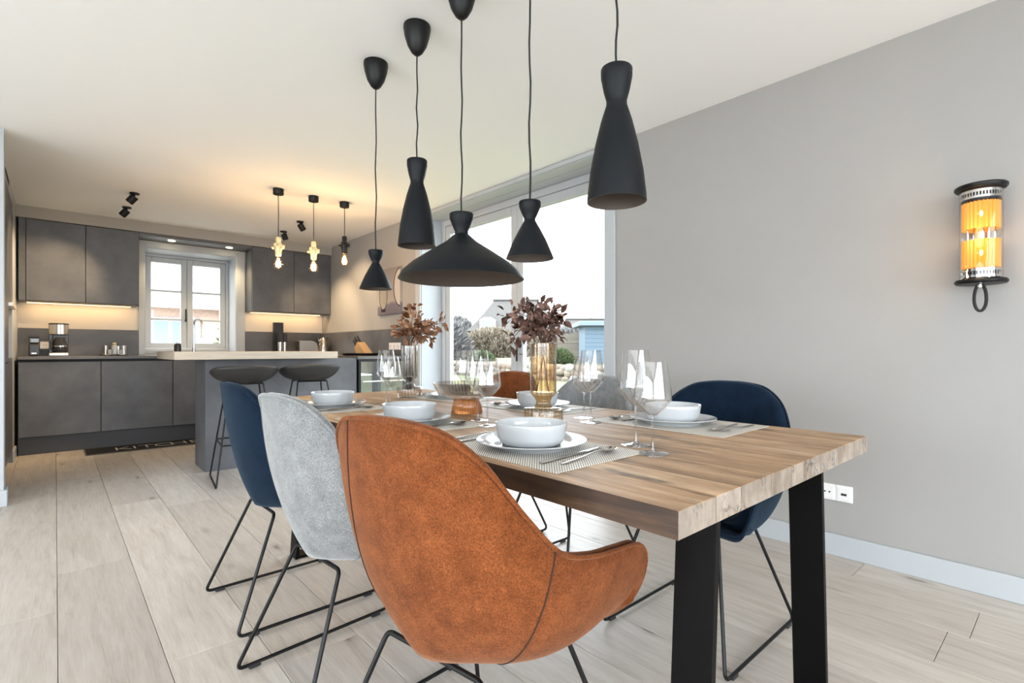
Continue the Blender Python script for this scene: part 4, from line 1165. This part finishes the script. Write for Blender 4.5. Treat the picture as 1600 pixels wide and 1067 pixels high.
spot(.534, 5.70, 42, 60, 'black ceiling spot on the left, farther from the kitchen window')
spot(.530, 6.31, 42, 60, 'black ceiling spot on the left, nearer the wall cabinets')
spot(2.01, 5.74, 40, -70, 'black ceiling spot on the right, farther from the wall cabinets', 17)
spot(2.03, 6.35, 30, -70, 'black ceiling spot on the right, nearer the wall cabinets')

# ------------------------------------------------------------------ canvas on the right wall
cv = thing('canvas_picture', 'canvas print of two dark-rimmed glass vases on the right kitchen wall', 'picture', (XR - .001, 5.23, 1.405))
def canvas_mat():
    m, nt, b = new_mat('canvas_print')
    v = coords(nt); sx = N(nt, 'ShaderNodeSeparateXYZ'); L(nt, v, sx.inputs[0])
    n = N(nt, 'ShaderNodeTexNoise', Scale=6.0, Detail=3); L(nt, v, n.inputs['Vector'])
    ad = N(nt, 'ShaderNodeMath', operation='MULTIPLY_ADD'); ad.inputs[1].default_value = .12
    L(nt, n.outputs['Fac'], ad.inputs[0]); L(nt, sx.outputs['Z'], ad.inputs[2])
    r = ramp(nt, [(0.0, (.13, .115, .135)), (.16, (.18, .16, .185)), (.2, (.40, .35, .31)), (.55, (.24, .22, .22))])
    L(nt, ad.outputs[0], r.inputs['Fac']); L(nt, r.outputs['Color'], b.inputs['Base Color']); b.inputs['Roughness'].default_value = .7
    return m
box('canvas', (-.03, 0, -.26, .26, 0, .52), canvas_mat(), cv, .002)
def disc_print(name, cy, cz, ry, rz, w, mat, x_, solid=None, cut=None):
    bm = bmesh.new(); n = 40
    def pt(a, k): 
        y, z = cy + (ry - k) * math.cos(a), cz + (rz - k) * math.sin(a)
        if cut is not None: y = max(y, cut)
        return (x_, y, z)
    O = [bm.verts.new(pt(2 * PI * i / n, 0)) for i in range(n)]
    if solid: bm.faces.new(O)
    else:
        I = [bm.verts.new(pt(2 * PI * i / n, w)) for i in range(n)]
        for i in range(n): bm.faces.new((O[i], O[(i + 1) % n], I[(i + 1) % n], I[i]))
    return finish(bm, name, mat, cv)
inkd = plain('print_dark', (.035, .028, .04), .7); inkl = plain('print_pale', (.36, .33, .28), .7); inkw = plain('print_window_white', (.50, .47, .45), .7)
disc_print('printed_vase_fill', .12, .215, .088, .155, 0, inkl, -.0306, True)
disc_print('printed_vase_rim', .12, .215, .095, .165, .012, inkd, -.0309)
box('printed_vase_foot', (-.0309, -.0301, .065, .175, .03, .06), inkd, cv)
disc_print('printed_vase_fill', -.26, .29, .13, .20, 0, inkw, -.0306, True, -.258)
disc_print('printed_vase_rim', -.26, .29, .145, .215, .016, inkd, -.0309, None, -.258)

# ------------------------------------------------------------------ outside, garden side
GL = -.14
grass = mottled('lawn', (.115, .125, .06), (.18, .195, .095), 14, .9)
struct(box('ground_lawn', (XR + .3, 13.85, -12, 40, GL - .3, GL), grass), 'green lawn outside the garden window')
bm = bmesh.new()
prism(bm, [(14.15, GL - .3), (14.15, .42), (17, .5), (30, .6), (120, .6), (120, GL - .3)], -40, 110, 'y')
struct(finish(bm, 'ground_bank', mottled('dry_bank', (.10, .085, .05), (.17, .145, .09), 4, .95)), 'raised dry ground behind the stone wall')
struct(box('ground_terrace', (XL - 30, XR + .29, -40, YN - .3, GL - .3, GL), plain('pale_bounce_paving', (.62, .60, .57), .8)), 'unseen pale paving behind the house, bouncing daylight indoors')  # out of view, made pale to bounce sky light onto the ceiling
struct(box('ground_side', (XL - 30, XL - .3, YN - .3, 40, GL - .3, GL), plain('pale_bounce_paving_side', (.62, .60, .57), .8)), 'unseen pale paving at the left side of the house, bouncing daylight indoors')  # out of view too, pale for the same bounce light
struct(box('ground_front', (XL - .3, XR + .3, YB + .45, 40, GL - .3, GL), plain('gravel_yard', (.42, .40, .36), .9)), 'gravel yard outside the kitchen window')
sw = thing('stone_wall', 'dry wall of rounded pale boulders at the end of the lawn', 'wall', (14, 15, GL))
rnd = random.Random(11)
stone_mats = [mottled('boulder_a', (.17, .135, .105), (.28, .235, .19), 3, .85), mottled('boulder_b', (.20, .185, .165), (.33, .31, .28), 3, .85), mottled('boulder_c', (.13, .095, .07), (.24, .18, .14), 3, .85)]
stones = []
for i in range(9):
    bm = bmesh.new(); bmesh.ops.create_icosphere(bm, subdivisions=2, radius=1)
    ph = [rnd.uniform(0, 6) for _ in range(6)]
    for v in bm.verts:
        c = v.co.copy()
        k = 1 + .12 * math.sin(2.1 * c.x + ph[0]) + .12 * math.sin(2.4 * c.y + ph[1]) + .1 * math.sin(2.8 * c.z + ph[2])
        v.co = Vector((math.copysign(abs(c.x) ** .8, c.x), math.copysign(abs(c.y) ** .8, c.y), math.copysign(abs(c.z) ** .8, c.z))) * k
    me = bpy.data.meshes.new('stone'); bm.to_mesh(me); bm.free(); me.materials.append(stone_mats[i % 3])
    me.polygons.foreach_set('use_smooth', [True] * len(me.polygons)); stones.append(me)
box('earth_core', (.02, .2, -8, 12, 0, .50), plain('wall_earth', (.12, .09, .06), .95), sw)
for row in range(3):
    y = -7.5
    while y < 11.5:
        w = rnd.uniform(.15, .24) * (1.15 if row == 0 else 1)
        o = bpy.data.objects.new('stone', rnd.choice(stones)); COL.objects.link(o); o.parent = sw
        o.location = (rnd.uniform(-.05, .03), y + w, (.10, .30, .47)[row] + rnd.uniform(-.03, .03))
        o.scale = (.16, w * 1.02, rnd.uniform(.11, .15)); o.rotation_euler = (rnd.uniform(-.3, .3), 0, rnd.uniform(-.2, .2))
        y += w * 1.86
thatch = mottled('thatch', (.062, .057, .052), (.115, .107, .097), 9, .95, .3, 8, (1, 1, .25))
ridge_m = plain('thatch_ridge', (.05, .048, .045), .95)
white_ext = plain('render_white_outside', (.40, .41, .42), .8)
brick = mottled('brick_outside', (.12, .08, .06), (.20, .13, .10), 20, .9)
def hip_roof(bm, x0, x1, y0, y1, z0, z1, hx, hy0, hy1):
    xm = (x0 + x1) / 2
    b = [bm.verts.new(v) for v in ((x0, y0, z0), (x1, y0, z0), (x1, y1, z0), (x0, y1, z0))]
    t = [bm.verts.new(v) for v in ((xm - hx, y0 + hy0, z1), (xm + hx, y0 + hy0, z1), (xm + hx, y1 - hy1, z1), (xm - hx, y1 - hy1, z1))]
    bm.faces.new(b[::-1]); bm.faces.new(t)
    for i in range(4): bm.faces.new((b[i], b[(i + 1) % 4], t[(i + 1) % 4], t[i]))
def pix(u, v, D):
    l = (u - 800) / FPX
    return Vector(((math.sin(YAW) + l * math.cos(YAW)) * D, (math.cos(YAW) - l * math.sin(YAW)) * D, 1 - (v - HOR) / FPX * D))
def far_house(u, D, wid, dep, z_eave, z_ridge, ridge, label, dormer=True, rz=-YAW):
    c = pix(u, HOR, D)
    r = thing('thatched_house', label, 'house', (c.x, c.y, .5), rz)
    box('wall', (-wid / 2 + .4, wid / 2 - .4, -dep / 2 + .4, dep / 2 - .4, 0, z_eave + .3), brick, r)
    bm = bmesh.new()
    z0, z1 = z_eave, z_ridge
    rows = []
    n = 6
    for k in range(n + 1):
        t = k / n; e = 1 - (1 - t) ** 1.0
        hw = wid / 2 + (ridge / 2 - wid / 2) * (t ** .85); hd = dep / 2 * (1 - t) + .25 * t
        z = z0 + (z1 - z0) * t
        rows.append([bm.verts.new(p) for p in ((-hw, -hd, z), (hw, -hd, z), (hw, hd, z), (-hw, hd, z))])
    for A, B in zip(rows[:-1], rows[1:]):
        for i in range(4): bm.faces.new((A[i], A[(i + 1) % 4], B[(i + 1) % 4], B[i]))
    bm.faces.new(rows[0][::-1]); bm.faces.new(rows[-1])
    finish(bm, 'thatch_roof', thatch, r)
    bm = bmesh.new(); bx(bm, -ridge / 2 - .15, ridge / 2 + .15, -.42, .42, z1 - .18, z1 + .12, bev=.1); finish(bm, 'ridge_cap', ridge_m, r)
    return r
h1 = far_house(806, 52, 9.4, 8.5, 2.3, 5.55, 4.4, 'large thatched house with white gable dormers beyond the hedge')
for dx in (-2.7, 2.7):
    bm = bmesh.new(); prism(bm, [(dx - .75, 2.5), (dx + .75, 2.5), (dx + .75, 3.35), (dx + .35, 3.6), (dx - .35, 3.6), (dx - .75, 3.35)], -4.05, -2.2, 'y')
    d_ = finish(bm, 'dormer', white_ext, h1)
    box('window', (dx - .5, dx + .5, -4.10, -4.055, 2.6, 3.3), plain('far_window_grey', (.20, .23, .26), .2), d_)
rod('lightning_rod', [(-1.7, 0, 5.6), (-1.7, 0, 6.6)], .05, ridge_m, h1)
box('chimney', (.0, .7, -.4, .4, 5.3, 6.5), brick, h1)
far_house(922, 60, 8.6, 8, 1.6, 4.1, 5.6, 'lower thatched roof beyond the blue shed')
sh = thing('garden_shed', 'pale blue wooden garden shed behind the stone wall', 'shed', tuple(pix(945, HOR, 21).xy) + (.45,), -YAW)
blue = plain('shed_blue_paint', (.10, .145, .185), .7); blue2 = plain('shed_blue_trim', (.15, .195, .23), .7)
for k in range(9): box('board', (-.95, 1.2, -.92 - .004 * (k % 2), -.88, .02 + k * .165, .18 + k * .165), blue, sh, .004)
box('body', (-.93, 1.2, -.875, 1.0, 0, 1.5), blue, sh)
box('roof', (-1.2, 1.5, -1.2, 1.3, 1.5, 1.68), blue2, sh, .02)
wdo = box('window_frame', (-.10, .75, -.96, -.93, .55, 1.25), plain('shed_white', (.30, .32, .34), .6), sh)
for a in (0, 1):
    for b in (0, 1): box('pane', (-.05 + a * .40, .30 + a * .40, -.966, -.961, .60 + b * .33, .88 + b * .33), plain('shed_pane', (.06, .07, .085), .1), wdo)
fc = thing('picket_fence', 'bare wooden picket fence left of the blue shed', 'fence', (0, 0, 0))
fence_m = mottled('fence_wood', (.13, .115, .09), (.20, .18, .145), 5, .9)
fa_, fb_ = pix(872, HOR, 24), pix(914, HOR, 22.5)
for k in range(20):
    p = fa_.lerp(fb_, k / 19); hgt = 1.15 + .25 * k / 19 + rnd.uniform(-.04, .04)
    o = box('picket', (-.035, .035, -.012, .012, 0, hgt), fence_m, fc); o.location = (p.x, p.y, .48); o.rotation_euler = (0, 0, -YAW)
for z in (.75, 1.35): rod('rail', [(fa_.x, fa_.y + .03, z), (fb_.x, fb_.y + .03, z)], .03, fence_m, fc, 4)
# shrubs and bare hedges: blobs of short twigs / leaves
def shrub(name, label, c, rx, ry, rz_, n, mat, seed, ls=.09, up=.3, cat='shrub'):
    r_ = random.Random(seed)
    root = thing(name, label, cat, c)
    bm = bmesh.new()
    for i in range(n):
        a = r_.uniform(0, 2 * PI); h = r_.uniform(-.2, 1); rr = math.sqrt(max(0, 1 - max(h, 0) ** 2)) * r_.uniform(.45, 1.0) ** .5
        p = Vector((rx * rr * math.cos(a), ry * rr * math.sin(a), rz_ * max(h, 0)))
        d = Vector((math.cos(a) * rr + r_.uniform(-.5, .5), math.sin(a) * rr + r_.uniform(-.5, .5), up + r_.uniform(-.2, .9))).normalized()
        s = d.orthogonal().normalized() * ls * .22
        s = Matrix.Rotation(r_.uniform(0, PI), 3, d) @ s
        q = p + d * ls * r_.uniform(.7, 1.5)
        vs = [bm.verts.new(v) for v in (p - s * .3, (p + q) / 2 - s, q, (p + q) / 2 + s)]
        bm.faces.new(vs)
    f = finish(bm, 'foliage', mat, root, None, False); f['kind'] = 'stuff'
    bm = bmesh.new()
    for i in range(7):
        a = i * .9
        tube(bm, [(0, 0, -.05), (rx * .4 * math.cos(a), ry * .4 * math.sin(a), rz_ * .4), (rx * .75 * math.cos(a), ry * .75 * math.sin(a), rz_ * .75)], [.03, .02, .008], 5)
    finish(bm, 'stem', MAT['twig'], root, 60)
    return root
hedge_m = mottled('dry_hedge', (.16, .135, .10), (.29, .25, .19), 2, .95)
green_m = mottled('evergreen_leaf', (.05, .075, .025), (.10, .14, .055), 4, .8)
haze_m = mottled('bare_tree_twig', (.13, .125, .12), (.19, .185, .18), 3, .95)
def at_px(u, D, z): p = pix(u, HOR, D); return (p.x, p.y, z)
shrub('dry_hedge', 'wide tan dry hedge in the middle below the thatched house', at_px(768, 34, .5), 2.3, 2.3, 1.75, 5200, hedge_m, 1, .32)
shrub('dry_hedge', 'tan dry hedge right of the window mullion', at_px(850, 40, .5), 2.4, 2.4, 1.8, 4200, hedge_m, 2, .32)
shrub('dry_hedge', 'greyish bare hedge at the left edge of the garden window', at_px(692, 28.5, .5), 1.6, 1.6, 2.0, 3800, haze_m, 3, .32)
shrub('dry_hedge', 'low grey hedge behind the picket fence', at_px(893, 33, .5), 1.3, 1.3, 1.75, 2600, haze_m, 4, .3)
shrub('green_shrub', 'round green shrub in front of the picket fence', at_px(876, 20.6, .45), .5, .5, .5, 1700, green_m, 5, .14)
shrub('green_shrub', 'small green shrub on the left behind the stone wall', at_px(752, 25, .45), .6, .6, .42, 1400, green_m, 6, .14)
shrub('bare_tree', 'pale leafless tree far behind the left part of the garden window', at_px(712, 70, .6), 3.6, 3.6, 4.6, 2600, haze_m, 8, .6, .8, 'tree')
shrub('bare_tree', 'pale leafless tree far behind the lower thatched roof', at_px(925, 85, .6), 4, 4, 5.2, 2600, haze_m, 9, .6, .8, 'tree')
# ------------------------------------------------------------------ outside, kitchen side: neighbouring brick house
nh = thing('brick_house', 'neighbouring red brick house with low thatched eaves outside the kitchen window', 'house', (2.4, 13.2, GL))
box('wall', (-6, 4.6, 0, .3, 0, 2.5), mottled('red_brick_wall', (.52, .36, .30), (.68, .52, .45), 18, .9), nh)
bm = bmesh.new(); prism(bm, [(-.55, 2.02), (-.45, 2.32), (3.4, 6.6), (3.6, 6.3), (.4, 2.3)], -6.6, 5.4, 'x')
finish(bm, 'thatch_roof', mottled('neighbour_thatch', (.17, .165, .16), (.26, .255, .25), 12, .95, .3, 8), nh)
for xx in (-.55, -2.6):
    f = box('window_frame', (xx - .55, xx + .55, -.05, -.005, .55, 1.85), white_ext, nh)
    for a in (0, 1):
        for b in (0, 1): box('pane', (xx - .48 + a * .52, xx - .04 + a * .52, -.058, -.051, .62 + b * .6, 1.16 + b * .6), plain('house_pane_blue', (.20, .28, .36), .15), f)
shrub('ivy_shrub', 'green shrub at the right outside the kitchen window', (3.0, 12.3, GL), .45, .45, 1.9, 1500, green_m, 12, .16)
